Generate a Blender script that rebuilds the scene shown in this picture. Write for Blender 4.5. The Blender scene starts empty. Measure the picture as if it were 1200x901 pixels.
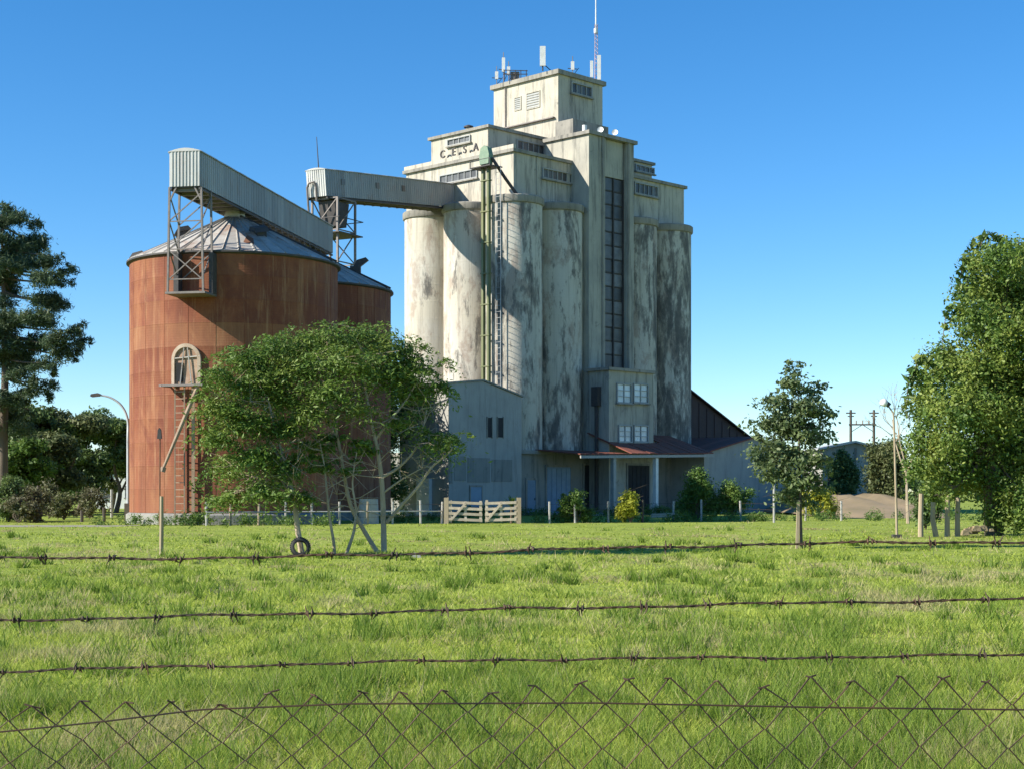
import bpy, math, random
import numpy as np
from mathutils import Vector, Matrix

# ------------------------------------------------------------------ camera, sky, sun, exposure
F, CX, HY, EYE = 1850.0, 600.0, 575.0, 1.6      # focal length and horizon, in pixels of the 1200 x 901 photograph
THETA, ELEV = math.radians(18.0), math.radians(31.5)
sc = bpy.context.scene
cam = bpy.data.cameras.new('camera')
cam.sensor_width = 36.0; cam.sensor_fit = 'HORIZONTAL'
cam.lens = 36.0 * F / 1200.0
cam.shift_y = (HY - 450.5) / 1200.0
cam.clip_start = 0.1; cam.clip_end = 5000
camo = bpy.data.objects.new('camera', cam)
camo.location = (0, 0, EYE); camo.rotation_euler = (math.radians(90), 0, 0)
sc.collection.objects.link(camo); sc.camera = camo

S = Vector((-math.cos(THETA)*math.cos(ELEV), -math.sin(THETA)*math.cos(ELEV), math.sin(ELEV)))
world = bpy.data.worlds.new('World'); sc.world = world; world.use_nodes = True
wn = world.node_tree.nodes; wl = world.node_tree.links
for n in list(wn): wn.remove(n)
sky = wn.new('ShaderNodeTexSky'); sky.sky_type = 'NISHITA'; sky.sun_disc = False
sky.sun_elevation = ELEV; sky.sun_rotation = math.atan2(S.x, S.y)
sky.altitude = 0; sky.air_density = 0.85; sky.dust_density = 0.0; sky.ozone_density = 4.6
bg = wn.new('ShaderNodeBackground'); bg.inputs[1].default_value = 0.091
wo = wn.new('ShaderNodeOutputWorld')
hs_ = wn.new('ShaderNodeHueSaturation'); hs_.inputs['Saturation'].default_value = 1.25; hs_.inputs['Hue'].default_value = 0.499
wl.new(sky.outputs[0], hs_.inputs['Color']); wl.new(hs_.outputs[0], bg.inputs[0]); wl.new(bg.outputs[0], wo.inputs[0])
sun = bpy.data.lights.new('sun', 'SUN'); sun.energy = 4.4; sun.angle = math.radians(0.53); sun.color = (1.0, 0.93, 0.80)
suno = bpy.data.objects.new('sun', sun); sc.collection.objects.link(suno)
suno.location = (-60, -20, 60); suno.rotation_euler = S.to_track_quat('Z', 'Y').to_euler()
sc.view_settings.view_transform = 'Standard'; sc.view_settings.look = 'None'
sc.view_settings.exposure = 1.05; sc.view_settings.gamma = 1.0; sc.view_settings.use_curve_mapping = False
sc.cycles.max_bounces = 6; sc.cycles.transparent_max_bounces = 6

# ------------------------------------------------------------------ helpers
R = random.Random(7)
NP = np.random.default_rng(11)
def W(px, py, d): return Vector(((px-CX)/F*d, d, EYE + (HY-py)/F*d))       # a point seen at (px, py), d metres away
def G(py): return EYE*F/(py-HY)                                            # distance of flat ground seen at row py

def link(o, parent=None):
    sc.collection.objects.link(o)
    if parent is not None: o.parent = parent
    return o
def tag(o, label, cat=None, group=None, kind=None):
    if label: o['label'] = label
    if cat: o['category'] = cat
    if group: o['group'] = group
    if kind: o['kind'] = kind
    return o
def empty(name, loc=(0, 0, 0), rz=0.0, parent=None):
    o = bpy.data.objects.new(name, None); o.empty_display_size = 0.3
    o.location = loc; o.rotation_euler = (0, 0, rz)
    return link(o, parent)
def inst(name, mesh, parent=None, loc=(0, 0, 0), rot=(0, 0, 0), scale=None):
    o = bpy.data.objects.new(name, mesh); o.location = loc; o.rotation_euler = rot
    if scale is not None: o.scale = scale
    return link(o, parent)
def copy_tree(o, parent=None):
    c = o.copy(); sc.collection.objects.link(c); c.parent = parent
    for ch in list(o.children): copy_tree(ch, c)
    return c

class MB:
    def __init__(s): s.v = []; s.f = []
    def add(s, vs, fs):
        n = len(s.v); s.v += [tuple(v) for v in vs]; s.f += [tuple(i+n for i in f) for f in fs]; return s
    def box(s, x0, x1, y0, y1, z0, z1):
        return s.add([(x0,y0,z0),(x1,y0,z0),(x1,y1,z0),(x0,y1,z0),(x0,y0,z1),(x1,y0,z1),(x1,y1,z1),(x0,y1,z1)],
                     [(0,3,2,1),(4,5,6,7),(0,1,5,4),(1,2,6,5),(2,3,7,6),(3,0,4,7)])
    def bar(s, a, b, w, h=None):
        a, b = Vector(a), Vector(b); h = h or w; d = (b-a).normalized()
        up = Vector((0,0,1)) if abs(d.z) < 0.95 else Vector((0,1,0))
        x = d.cross(up).normalized()*w/2; y = x.cross(d).normalized()*h/2
        return s.add([a-x-y, a+x-y, a+x+y, a-x+y, b-x-y, b+x-y, b+x+y, b-x+y],
                     [(0,3,2,1),(4,5,6,7),(0,1,5,4),(1,2,6,5),(2,3,7,6),(3,0,4,7)])
    def tube(s, pts, rad, n=6, cap=True):
        pts = [Vector(p) for p in pts]
        if not hasattr(rad, '__len__'): rad = [rad]*len(pts)
        base = len(s.v); ref = None
        for i, p in enumerate(pts):
            d = (pts[min(i+1, len(pts)-1)] - pts[max(i-1, 0)])
            d = d.normalized() if d.length > 1e-9 else Vector((0,0,1))
            if ref is None: ref = Vector((1,0,0)) if abs(d.x) < 0.9 else Vector((0,1,0))
            x = (ref - d*ref.dot(d)).normalized(); ref = x; y = d.cross(x)
            for k in range(n):
                a = 2*math.pi*k/n
                s.v.append(tuple(p + (x*math.cos(a) + y*math.sin(a))*rad[i]))
        for i in range(len(pts)-1):
            for k in range(n):
                k2 = (k+1) % n
                s.f.append((base+i*n+k, base+i*n+k2, base+(i+1)*n+k2, base+(i+1)*n+k))
        if cap:
            s.f.append(tuple(base+k for k in reversed(range(n))))
            s.f.append(tuple(base+(len(pts)-1)*n+k for k in range(n)))
        return s
    def prism(s, poly, a0, a1, axis='y'):
        """polygon in the two other axes, swept along axis from a0 to a1"""
        n = len(poly)
        def P(p, a):
            if axis == 'y': return (p[0], a, p[1])
            if axis == 'x': return (a, p[0], p[1])
            return (p[0], p[1], a)
        vs = [P(p, a0) for p in poly] + [P(p, a1) for p in poly]
        fs = [tuple(range(n)), tuple(reversed(range(n, 2*n)))] + [(i, i+n, (i+1) % n+n, (i+1) % n) for i in range(n)]
        return s.add(vs, fs)
    def lathe(s, prof, n=40, c=(0, 0), a0=0.0, a1=2*math.pi):
        full = abs(a1-a0-2*math.pi) < 1e-6; m = n if full else n+1
        base = len(s.v)
        for r, z in prof:
            for k in range(m):
                a = a0 + (a1-a0)*k/n
                s.v.append((c[0]+r*math.cos(a), c[1]+r*math.sin(a), z))
        for i in range(len(prof)-1):
            for k in range(n):
                k2 = (k+1) % m
                s.f.append((base+i*m+k, base+i*m+k2, base+(i+1)*m+k2, base+(i+1)*m+k))
        return s
    def mesh(s, name, mat, smooth=False):
        me = bpy.data.meshes.new(name); me.from_pydata(s.v, [], s.f); me.materials.append(mat)
        import bmesh
        bm = bmesh.new(); bm.from_mesh(me); bmesh.ops.recalc_face_normals(bm, faces=bm.faces); bm.to_mesh(me); bm.free()
        if smooth:
            me.polygons.foreach_set('use_smooth', [True]*len(me.polygons))
            try: me.set_sharp_from_angle(angle=math.radians(40))
            except Exception: pass
        return me
    def build(s, name, mat, parent=None, loc=(0, 0, 0), smooth=False):
        return inst(name, s.mesh(name, mat, smooth), parent, loc)

# ------------------------------------------------------------------ materials
class NT:
    def __init__(s, name):
        s.m = bpy.data.materials.new(name); s.m.use_nodes = True
        s.t = s.m.node_tree; s.n = s.t.nodes; s.l = s.t.links
        s.b = s.n['Principled BSDF']; s.out = s.n['Material Output']
    def new(s, t, **kw):
        n = s.n.new(t)
        for k, v in kw.items(): setattr(n, k, v)
        return n
    def coord(s, kind='pos', scale=(1, 1, 1)):
        if kind == 'pos': o = s.new('ShaderNodeNewGeometry').outputs['Position']
        else: o = s.new('ShaderNodeTexCoord').outputs['Object']
        m = s.new('ShaderNodeMapping'); m.inputs['Scale'].default_value = scale
        s.l.new(o, m.inputs['Vector']); return m.outputs[0]
    def noise(s, vec, scale, detail=5, rough=0.6, dist=0.0):
        n = s.new('ShaderNodeTexNoise'); s.l.new(vec, n.inputs['Vector'])
        n.inputs['Scale'].default_value = scale; n.inputs['Detail'].default_value = detail
        n.inputs['Roughness'].default_value = rough; n.inputs['Distortion'].default_value = dist
        return n.outputs['Fac']
    def ramp(s, fac, stops):
        r = s.new('ShaderNodeValToRGB'); e = r.color_ramp.elements
        while len(e) < len(stops): e.new(0.5)
        for i, (p, c) in enumerate(stops):
            e[i].position = p; e[i].color = (*c, 1) if hasattr(c, '__len__') else (c, c, c, 1)
        s.l.new(fac, r.inputs[0]); return r.outputs[0]
    def mix(s, fac, a, b, mode='MIX'):
        m = s.new('ShaderNodeMix', data_type='RGBA', blend_type=mode)
        for sock, v in ((m.inputs[0], fac), (m.inputs[6], a), (m.inputs[7], b)):
            if hasattr(v, 'links'): s.l.new(v, sock)
            elif hasattr(v, '__len__'): sock.default_value = (*v, 1)
            else: sock.default_value = v
        return m.outputs[2]
    def math(s, op, a, b=0.5):
        m = s.new('ShaderNodeMath', operation=op)
        for sock, v in ((m.inputs[0], a), (m.inputs[1], b)):
            if hasattr(v, 'links'): s.l.new(v, sock)
            else: sock.default_value = v
        return m.outputs[0]
    def rnd(s): return s.new('ShaderNodeObjectInfo').outputs['Random']
    def attr(s, name, kind='GEOMETRY'):
        a = s.new('ShaderNodeAttribute', attribute_type=kind, attribute_name=name); return a.outputs['Fac']
    def bump(s, h, strength=0.3, dist=0.02):
        b = s.new('ShaderNodeBump'); b.inputs['Strength'].default_value = strength; b.inputs['Distance'].default_value = dist
        s.l.new(h, b.inputs['Height']); s.l.new(b.outputs[0], s.b.inputs['Normal'])
    def col(s, c):
        if hasattr(c, 'links'): s.l.new(c, s.b.inputs['Base Color'])
        else: s.b.inputs['Base Color'].default_value = (*c, 1)
    def rough(s, r, metal=0.0, spec=None):
        s.b.inputs['Roughness'].default_value = r; s.b.inputs['Metallic'].default_value = metal
        if spec is not None: s.b.inputs['Specular IOR Level'].default_value = spec

def simple(name, c1, c2, scale=2.0, rough=0.8, metal=0.0, stretch=(1, 1, 1), bump=0.2, objvar=0.0, coord='pos'):
    t = NT(name); v = t.coord(coord, stretch); f = t.noise(v, scale, 6, 0.65)
    c = t.mix(t.ramp(f, [(0.3, 0.0), (0.7, 1.0)]), c1, c2)
    if objvar:
        k = t.math('ADD', t.math('MULTIPLY', t.rnd(), objvar), 1 - objvar/2)
        cc = t.new('ShaderNodeCombineXYZ')
        for i in range(3): t.l.new(k, cc.inputs[i])
        c = t.mix(1.0, c, cc.outputs[0], 'MULTIPLY')
    t.col(c); t.rough(rough, metal)
    if bump: t.bump(t.noise(v, scale*6, 4), bump, 0.02)
    return t.m

def m_bins():
    """cream lime paint over concrete, black mould in upright blotches; 'stain' says how much of it a bin carries"""
    t = NT('bin_paint')
    v = t.coord('pos', (1, 1, 0.24)); v2 = t.coord('pos', (1, 1, 0.12)); v3 = t.coord('pos', (1, 1, 1))
    base = t.mix(t.ramp(t.noise(v2, 1.6, 5), [(0.3, 0.0), (0.7, 1.0)]), (0.57, 0.545, 0.48), (0.47, 0.445, 0.39))
    base = t.mix(t.ramp(t.noise(v3, 0.25, 3), [(0.4, 0.0), (0.62, 0.6)]), base, (0.50, 0.455, 0.36))
    rust = t.ramp(t.noise(t.coord('pos', (1, 1, 0.45)), 0.8, 8, 0.72, 0.3), [(0.51, 0.0), (0.60, 0.8)])
    base = t.mix(t.math('MULTIPLY', rust, 0.7), base, (0.27, 0.19, 0.15))
    st = t.attr('stain', 'OBJECT')
    n = t.math('ADD', t.math('MULTIPLY', t.noise(v, 0.75, 8, 0.66, 0.5), 0.66), t.math('MULTIPLY', t.noise(t.coord('pos', (1, 1, 0.30)), 3.2, 7, 0.72), 0.34))
    thr = t.math('ADD', n, t.math('MULTIPLY', t.math('SUBTRACT', st, 0.5), 0.34))
    mask = t.ramp(thr, [(0.515, 0.0), (0.548, 0.55), (0.60, 0.95)])
    base = t.mix(mask, base, t.mix(t.noise(v3, 3.0, 4), (0.045, 0.048, 0.05), (0.17, 0.16, 0.145)))
    sep = t.new('ShaderNodeSeparateXYZ'); t.l.new(t.new('ShaderNodeNewGeometry').outputs['Position'], sep.inputs[0])
    # thin runs of dirt and lift joints of the slipformed concrete
    run = t.ramp(t.noise(t.coord('pos', (1, 1, 0.035)), 4.0, 6, 0.75), [(0.52, 0.0), (0.70, 0.65)])
    base = t.mix(run, base, (0.25, 0.225, 0.19))
    t.col(base); t.rough(0.85, 0, 0.3)
    wv = t.math('SINE', t.math('MULTIPLY', sep.outputs[2], 5.2), 0)
    h = t.math('ADD', t.math('MULTIPLY', t.ramp(wv, [(0.93, 0.0), (1.0, 1.0)]), 0.4), t.noise(v3, 7.0, 5))
    t.bump(h, 0.35, 0.03)
    return t.m
def m_wall(name, c1, c2, dirt=(0.10, 0.10, 0.095), amount=0.5):
    """rendered wall: blotchy paint, dark runs from the top"""
    t = NT(name); v = t.coord('pos', (1, 1, 1)); vs = t.coord('pos', (1, 1, 0.10))
    base = t.mix(t.ramp(t.noise(v, 0.5, 6), [(0.35, 0.0), (0.65, 1.0)]), c1, c2)
    r1 = t.ramp(t.noise(vs, 2.4, 7, 0.75), [(0.50, 0.0), (0.66, amount)])
    base = t.mix(r1, base, dirt)
    r2 = t.ramp(t.noise(v, 1.3, 8, 0.72, 0.3), [(0.60, 0.0), (0.70, amount*0.8)])
    base = t.mix(r2, base, dirt)
    t.col(base); t.rough(0.88, 0, 0.3); t.bump(t.noise(v, 9, 5), 0.3, 0.02)
    return t.m
def m_rust():
    t = NT('rusted_sheet'); v = t.coord('pos', (1, 1, 1)); vs = t.coord('pos', (1, 1, 0.08))
    base = t.mix(t.ramp(t.noise(vs, 1.8, 6, 0.65), [(0.32, 0.0), (0.68, 1.0)]), (0.135, 0.038, 0.019), (0.235, 0.070, 0.031))
    base = t.mix(t.ramp(t.noise(v, 0.35, 5, 0.6), [(0.42, 0.0), (0.62, 0.8)]), base, (0.265, 0.102, 0.044))
    base = t.mix(t.ramp(t.noise(t.coord('pos', (1, 1, 0.45)), 0.75, 9, 0.72, 0.6), [(0.46, 0.0), (0.62, 0.85)]), base, (0.145, 0.038, 0.02))
    base = t.mix(t.ramp(t.noise(vs, 3.0, 7, 0.75), [(0.52, 0.0), (0.70, 0.7)]), base, (0.38, 0.205, 0.105))
    k = t.rnd()
    base = t.mix(t.ramp(k, [(0.0, 0.28), (0.25, 0.0), (0.8, 0.0), (1.0, 0.26)]), base, t.ramp(k, [(0.45, (0.16, 0.038, 0.02)), (0.55, (0.33, 0.15, 0.07))]))
    base = t.mix(t.attr('pale', 'OBJECT'), base, (0.34, 0.175, 0.085))
    t.col(base); t.rough(0.78, 0.0, 0.35)
    sep = t.new('ShaderNodeSeparateXYZ'); t.l.new(t.new('ShaderNodeNewGeometry').outputs['Position'], sep.inputs[0])
    t.bump(t.math('ADD', t.math('SINE', t.math('MULTIPLY', sep.outputs[2], 52.0), 0), t.noise(v, 12, 4)), 0.07, 0.02)
    return t.m
def m_zinc(name, c1, c2, rustc=(0.23, 0.105, 0.055), amount=0.5, objvar=0.3, rough=0.5, metal=0.15):
    t = NT(name); v = t.coord('pos', (1, 1, 1)); vs = t.coord('pos', (1, 1, 0.25))
    base = t.mix(t.ramp(t.noise(vs, 1.5, 5), [(0.3, 0.0), (0.7, 1.0)]), c1, c2)
    base = t.mix(t.ramp(t.noise(v, 0.8, 8, 0.75, 0.3), [(0.53, 0.0), (0.68, amount)]), base, rustc)
    k = t.math('ADD', t.math('MULTIPLY', t.rnd(), objvar), 1-objvar/2)
    cc = t.new('ShaderNodeCombineXYZ')
    for i in range(3): t.l.new(k, cc.inputs[i])
    base = t.mix(1.0, base, cc.outputs[0], 'MULTIPLY')
    t.col(base); t.rough(rough, metal); t.bump(t.noise(v, 10, 4), 0.15, 0.02)
    return t.m
def m_leaf(name, dark, light, tip, transl=0.3, rough=0.55):
    t = NT(name); r = t.attr('rnd')
    v = t.coord('pos', (1, 1, 1))
    c = t.mix(t.ramp(r, [(0.0, 0.0), (0.7, 0.7), (1.0, 1.0)]), dark, light)
    c = t.mix(t.ramp(t.noise(v, 0.9, 4), [(0.45, 0.0), (0.66, 0.75)]), c, tip)
    t.col(c); t.rough(rough, 0, 0.35)
    tr = t.new('ShaderNodeBsdfTranslucent'); t.l.new(c, tr.inputs['Color'])
    mx = t.new('ShaderNodeMixShader'); mx.inputs[0].default_value = transl
    t.l.new(t.b.outputs[0], mx.inputs[1]); t.l.new(tr.outputs[0], mx.inputs[2]); t.l.new(mx.outputs[0], t.out.inputs[0])
    return t.m
def m_grass():
    t = NT('grass_blade'); r = t.attr('rnd'); d = t.attr('dry'); k = t.attr('lush')
    c = t.mix(r, (0.265, 0.345, 0.040), (0.450, 0.510, 0.095))
    c = t.mix(k, c, t.mix(r, (0.145, 0.230, 0.030), (0.320, 0.410, 0.066)))
    c = t.mix(d, c, t.mix(r, (0.36, 0.30, 0.15), (0.54, 0.46, 0.26)))
    t.col(c); t.rough(0.6, 0, 0.25)
    tr = t.new('ShaderNodeBsdfTranslucent'); t.l.new(c, tr.inputs['Color'])
    mx = t.new('ShaderNodeMixShader'); mx.inputs[0].default_value = 0.46
    t.l.new(t.b.outputs[0], mx.inputs[1]); t.l.new(tr.outputs[0], mx.inputs[2]); t.l.new(mx.outputs[0], t.out.inputs[0])
    return t.m
def m_ground():
    t = NT('meadow_soil'); v = t.coord('pos', (1, 1, 1))
    c = t.mix(t.ramp(t.noise(v, 0.25, 8, 0.7), [(0.35, 0.0), (0.65, 1.0)]), (0.19, 0.25, 0.038), (0.30, 0.36, 0.072))
    c = t.mix(t.ramp(t.noise(v, 2.2, 7, 0.75), [(0.5, 0.0), (0.68, 0.7)]), c, (0.06, 0.095, 0.022))
    c = t.mix(t.ramp(t.noise(v, 0.6, 6, 0.7), [(0.56, 0.0), (0.70, 0.6)]), c, (0.24, 0.22, 0.09))
    t.col(c); t.rough(0.95, 0, 0.1); t.bump(t.noise(v, 6.0, 8, 0.7), 0.6, 0.08)
    return t.m

M = dict(
    bins=m_bins(),
    wall=m_wall('cream_render', (0.49, 0.455, 0.38), (0.41, 0.38, 0.315), amount=0.75),
    tower=m_wall('weathered_render', (0.42, 0.40, 0.335), (0.32, 0.31, 0.27), amount=0.7),
    slab=m_wall('concrete_edge', (0.32, 0.30, 0.26), (0.22, 0.21, 0.185), amount=0.8),
    annex=m_wall('pale_grey_render', (0.40, 0.39, 0.36), (0.32, 0.315, 0.295), amount=0.32),
    plinth=m_wall('plinth_render', (0.29, 0.285, 0.255), (0.22, 0.22, 0.205), amount=0.7),
    rust=m_rust(),
    rust_edge=simple('dark_rust', (0.12, 0.05, 0.03), (0.20, 0.085, 0.04), 3),
    roofzinc=m_zinc('roof_sheet', (0.42, 0.40, 0.37), (0.32, 0.30, 0.275), amount=0.8, objvar=0.35, rough=0.9, metal=0.0),
    clad=m_zinc('gallery_sheet_shaded', (0.30, 0.31, 0.315), (0.22, 0.235, 0.245), amount=0.3, objvar=0.25),  # grey lowered to carry the shade on the gallery sides
    clad_pale=m_zinc('gallery_sheet_lit', (0.50, 0.50, 0.48), (0.40, 0.41, 0.40), amount=0.25, objvar=0.22),  # paler copy, carrying the sunlight on the gallery ends
    steel=simple('grey_steel', (0.13, 0.12, 0.12), (0.22, 0.19, 0.17), 4, 0.6, 0.4),
    dark=simple('dark_steel', (0.035, 0.035, 0.04), (0.07, 0.06, 0.055), 4, 0.7),
    green=simple('green_enamel', (0.105, 0.125, 0.05), (0.165, 0.17, 0.08), 2.5, 0.5, 0.1, (1, 1, 0.2)),
    headgreen=simple('pale_green_enamel', (0.11, 0.19, 0.125), (0.19, 0.26, 0.17), 2.5, 0.5),
    white=simple('white_paint', (0.78, 0.78, 0.76), (0.62, 0.62, 0.6), 3, 0.5),
    glassdark=simple('dark_glazing', (0.045, 0.048, 0.05), (0.11, 0.115, 0.12), 1.6, 0.42, 0, objvar=1.1),
    glasspale=simple('pale_glazing', (0.38, 0.46, 0.52), (0.55, 0.62, 0.66), 2.0, 0.15, 0, objvar=0.5),
    frame=simple('window_frame', (0.36, 0.37, 0.36), (0.26, 0.27, 0.27), 3, 0.6),
    bluedoor=simple('blue_grey_door', (0.20, 0.29, 0.38), (0.15, 0.22, 0.30), 2, 0.6, objvar=0.25),
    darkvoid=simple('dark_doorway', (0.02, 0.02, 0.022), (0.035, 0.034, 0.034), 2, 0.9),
    redtile=m_zinc('red_roof', (0.24, 0.078, 0.05), (0.17, 0.058, 0.042), (0.10, 0.05, 0.038), 0.6, 0.25, 0.85),
    darkroof=m_zinc('dark_red_sheet', (0.085, 0.052, 0.048), (0.06, 0.04, 0.042), (0.05, 0.03, 0.025), 0.5, 0.2, 0.8),
    concrete=simple('concrete', (0.42, 0.41, 0.38), (0.32, 0.31, 0.29), 4, 0.9),
    wood=simple('weathered_wood', (0.42, 0.34, 0.23), (0.27, 0.21, 0.14), 5, 0.85, 0, (1, 1, 0.15)),
    gatewood=simple('gate_wood', (0.52, 0.45, 0.35), (0.38, 0.31, 0.23), 5, 0.85, 0, (1, 1, 1), objvar=0.25),
    darkwood=simple('dark_post', (0.07, 0.06, 0.05), (0.12, 0.10, 0.08), 5, 0.9),
    wire=simple('rusty_wire', (0.020, 0.019, 0.014), (0.105, 0.052, 0.026), 5, 0.7, 0.2, bump=0, objvar=0.4),
    rubber=simple('tyre_rubber', (0.02, 0.02, 0.022), (0.045, 0.045, 0.045), 8, 0.85),
    bark_pale=simple('pale_bark', (0.50, 0.40, 0.29), (0.29, 0.225, 0.155), 6, 0.9, 0, (1, 1, 0.25), 0.5),
    bark=simple('brown_bark', (0.15, 0.115, 0.085), (0.09, 0.07, 0.055), 6, 0.95, 0, (1, 1, 0.25), 0.6),
    earth=simple('bare_earth', (0.29, 0.215, 0.13), (0.20, 0.16, 0.085), 0.5, 0.95, bump=0.5),
    track=simple('pale_track', (0.30, 0.28, 0.22), (0.20, 0.20, 0.14), 1.2, 0.95, bump=0.4),
    l_acacia=m_leaf('acacia_leaf', (0.050, 0.110, 0.020), (0.170, 0.265, 0.045), (0.24, 0.30, 0.06)),
    l_dark=m_leaf('dark_leaf', (0.045, 0.095, 0.032), (0.140, 0.215, 0.064), (0.18, 0.235, 0.07)),
    l_pine=m_leaf('pine_needle', (0.034, 0.066, 0.036), (0.085, 0.140, 0.066), (0.12, 0.155, 0.062), 0.25),
    l_grey=m_leaf('greyish_leaf', (0.055, 0.085, 0.034), (0.15, 0.185, 0.072), (0.17, 0.185, 0.07)),
    l_small=m_leaf('bluish_leaf', (0.055, 0.095, 0.042), (0.185, 0.235, 0.095), (0.16, 0.21, 0.07)),
    l_vine=m_leaf('vine_leaf', (0.042, 0.098, 0.020), (0.175, 0.265, 0.048), (0.31, 0.35, 0.07)),
    l_yellow=m_leaf('yellow_leaf', (0.19, 0.23, 0.02), (0.38, 0.39, 0.035), (0.40, 0.38, 0.045)),
    l_green=m_leaf('shrub_leaf', (0.05, 0.11, 0.022), (0.13, 0.225, 0.04), (0.16, 0.23, 0.045)),
    l_dry=m_leaf('dry_scrub', (0.085, 0.085, 0.045), (0.19, 0.175, 0.09), (0.14, 0.175, 0.06)),
    grass=m_grass(), ground=m_ground(),
)

# ------------------------------------------------------------------ the setting
MB().add([(-2500, -300, 0), (2500, -300, 0), (2500, 4000, 0), (-2500, 4000, 0)], [(0, 1, 2, 3)]).build('ground', M['ground'])['kind'] = 'structure'

def vnoise(x, y, s, seed):
    """smooth lattice noise, 0..1"""
    g = np.random.default_rng(seed).random((256, 256))
    x = x/s; y = y/s; xi = np.floor(x).astype(int); yi = np.floor(y).astype(int)
    fx = x-xi; fy = y-yi; fx = fx*fx*(3-2*fx); fy = fy*fy*(3-2*fy)
    a = g[xi & 255, yi & 255]; b = g[(xi+1) & 255, yi & 255]; c = g[xi & 255, (yi+1) & 255]; d = g[(xi+1) & 255, (yi+1) & 255]
    return (a*(1-fx)+b*fx)*(1-fy) + (c*(1-fx)+d*fx)*fy

def fast_mesh(name, verts, nper, mat, attrs):
    """many loose polygons of nper corners each"""
    me = bpy.data.meshes.new(name); nv = len(verts); nf = nv//nper
    me.vertices.add(nv); me.vertices.foreach_set('co', verts.astype(np.float32).ravel())
    me.loops.add(nv); me.loops.foreach_set('vertex_index', np.arange(nv, dtype=np.int32))
    me.polygons.add(nf); me.polygons.foreach_set('loop_start', np.arange(0, nv, nper, dtype=np.int32))
    me.update(calc_edges=True)
    for k, a in attrs.items():
        at = me.attributes.new(k, 'FLOAT', 'POINT'); at.data.foreach_set('value', np.repeat(a, nper).astype(np.float32))
    me.materials.append(mat)
    return me

# meadow grass: blades in tufts, as dense as the picture can show, to 100 m
def blades(g, x, d, nb, spread, h, w, lean, tone, dry, lush):
    """nb blades about each point; returns triangles and their three tone values"""
    n = len(x); N = n*nb; rp = lambda a: np.repeat(np.broadcast_to(a, n), nb)
    X = rp(x)+g.normal(0, 1, N)*rp(spread); Y = rp(d)+g.normal(0, 1, N)*rp(spread)*1.25
    H = rp(h)*(0.45+0.95*g.random(N)); Wd = rp(w)*(0.7+0.6*g.random(N)); a = g.random(N)*2*np.pi
    ln = H*rp(lean)*(0.3+1.2*g.random(N)); la = g.random(N)*2*np.pi
    V = np.zeros((N, 3, 3)); Z = np.zeros(N)
    V[:, 0] = np.stack([X-np.cos(a)*Wd, Y-np.sin(a)*Wd, Z], 1); V[:, 1] = np.stack([X+np.cos(a)*Wd, Y+np.sin(a)*Wd, Z], 1)
    V[:, 2] = np.stack([X+np.cos(la)*ln, Y+np.sin(la)*ln, H], 1)
    return V, np.clip(rp(tone)+g.normal(0, 0.22, N), 0, 1), np.clip(rp(dry)+(g.random(N) < 0.06)*0.6, 0, 1), rp(lush)
def field(g, n, d0, d1, side, p=0.8):
    d = 1.0/(1/d1+(1/d0-1/d1)*g.random(n)**p); return (g.random(n)*2-1)*(d*0.345+side), d
g = np.random.default_rng(21); sets = []
def fields(x, d):
    big = vnoise(x+500, d*0.7+500, 7.0, 1)*0.6+vnoise(x+500, d*0.7+500, 2.6, 2)*0.4
    cl_ = vnoise(x+500, d*0.6+500, 1.3, 3)*0.55+vnoise(x+500, d*0.7+500, 0.42, 6)*0.45
    dr_ = vnoise(x+500, d*0.4+500, 1.9, 4)*0.55+vnoise(x+500, d*0.5+500, 0.6, 5)*0.45
    return big, cl_, dr_
# short turf
x, d = field(g, 66000, 7.0, 94.0, 2.5); big, cl_, dr_ = fields(x, d)
k = g.random(len(x)) < 0.35+0.9*cl_; x, d, big, cl_, dr_ = [a[k] for a in (x, d, big, cl_, dr_)]
h = (0.03+0.13*np.clip(cl_-0.32, 0, 1)*(0.35+big))*np.where(d > 60, 0.7, 1.0)*(1+0.15*np.clip((22-d)/14, 0, 1))
sets.append(blades(g, x, d, 10, 0.03+d*0.0018, h, np.maximum(0.0034, d*0.00044), 0.95, 0.3+0.6*big, np.clip((dr_-0.61)*4.0, 0, 0.65), np.clip((cl_-0.52)*3, 0, 1)*np.clip((big-0.3)*3, 0, 1)))
# taller dark tussocks
x, d = field(g, 9000, 7.0, 70.0, 2.5, 0.75); big, cl_, dr_ = fields(x, d)
t_ = vnoise(x+900, d*0.5+900, 3.2, 9)*0.6+vnoise(x+900, d*0.6+900, 0.9, 10)*0.4
k = (t_ > 0.60) & (g.random(len(x)) < 0.55); x, d, t_ = x[k], d[k], t_[k]
sets.append(blades(g, x, d, 34, 0.05+0.05*g.random(len(x))+d*0.0012, 0.06+0.10*g.random(len(x))+0.2*(t_-0.56), np.maximum(0.0040, d*0.00045), 0.7, 0.12+0.35*g.random(len(x)), 0.0, 1.0))
# bleached stalks
x, d = field(g, 9000, 7.0, 80.0, 2.5, 0.75); big, cl_, dr_ = fields(x, d)
k = (dr_ > 0.60) | (g.random(len(x)) < 0.10); x, d = x[k], d[k]
sets.append(blades(g, x, d, 9, 0.06+d*0.002, 0.06+0.12*g.random(len(x)), np.maximum(0.0026, d*0.00032), 0.7, 0.6, 0.85, 0.0))
# single tufts standing up out of the turf
x, d = field(g, 900, 8.0, 62.0, 2.5, 0.8); big, cl_, dr_ = fields(x, d); k = g.random(len(x)) < 0.2+big; x, d = x[k], d[k]
sets.append(blades(g, x, d, 70, 0.05+0.09*g.random(len(x)), 0.10+0.13*g.random(len(x)), np.maximum(0.0042, d*0.00045), 0.6, 0.05+0.3*g.random(len(x)), 0.0, 1.0))
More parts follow.
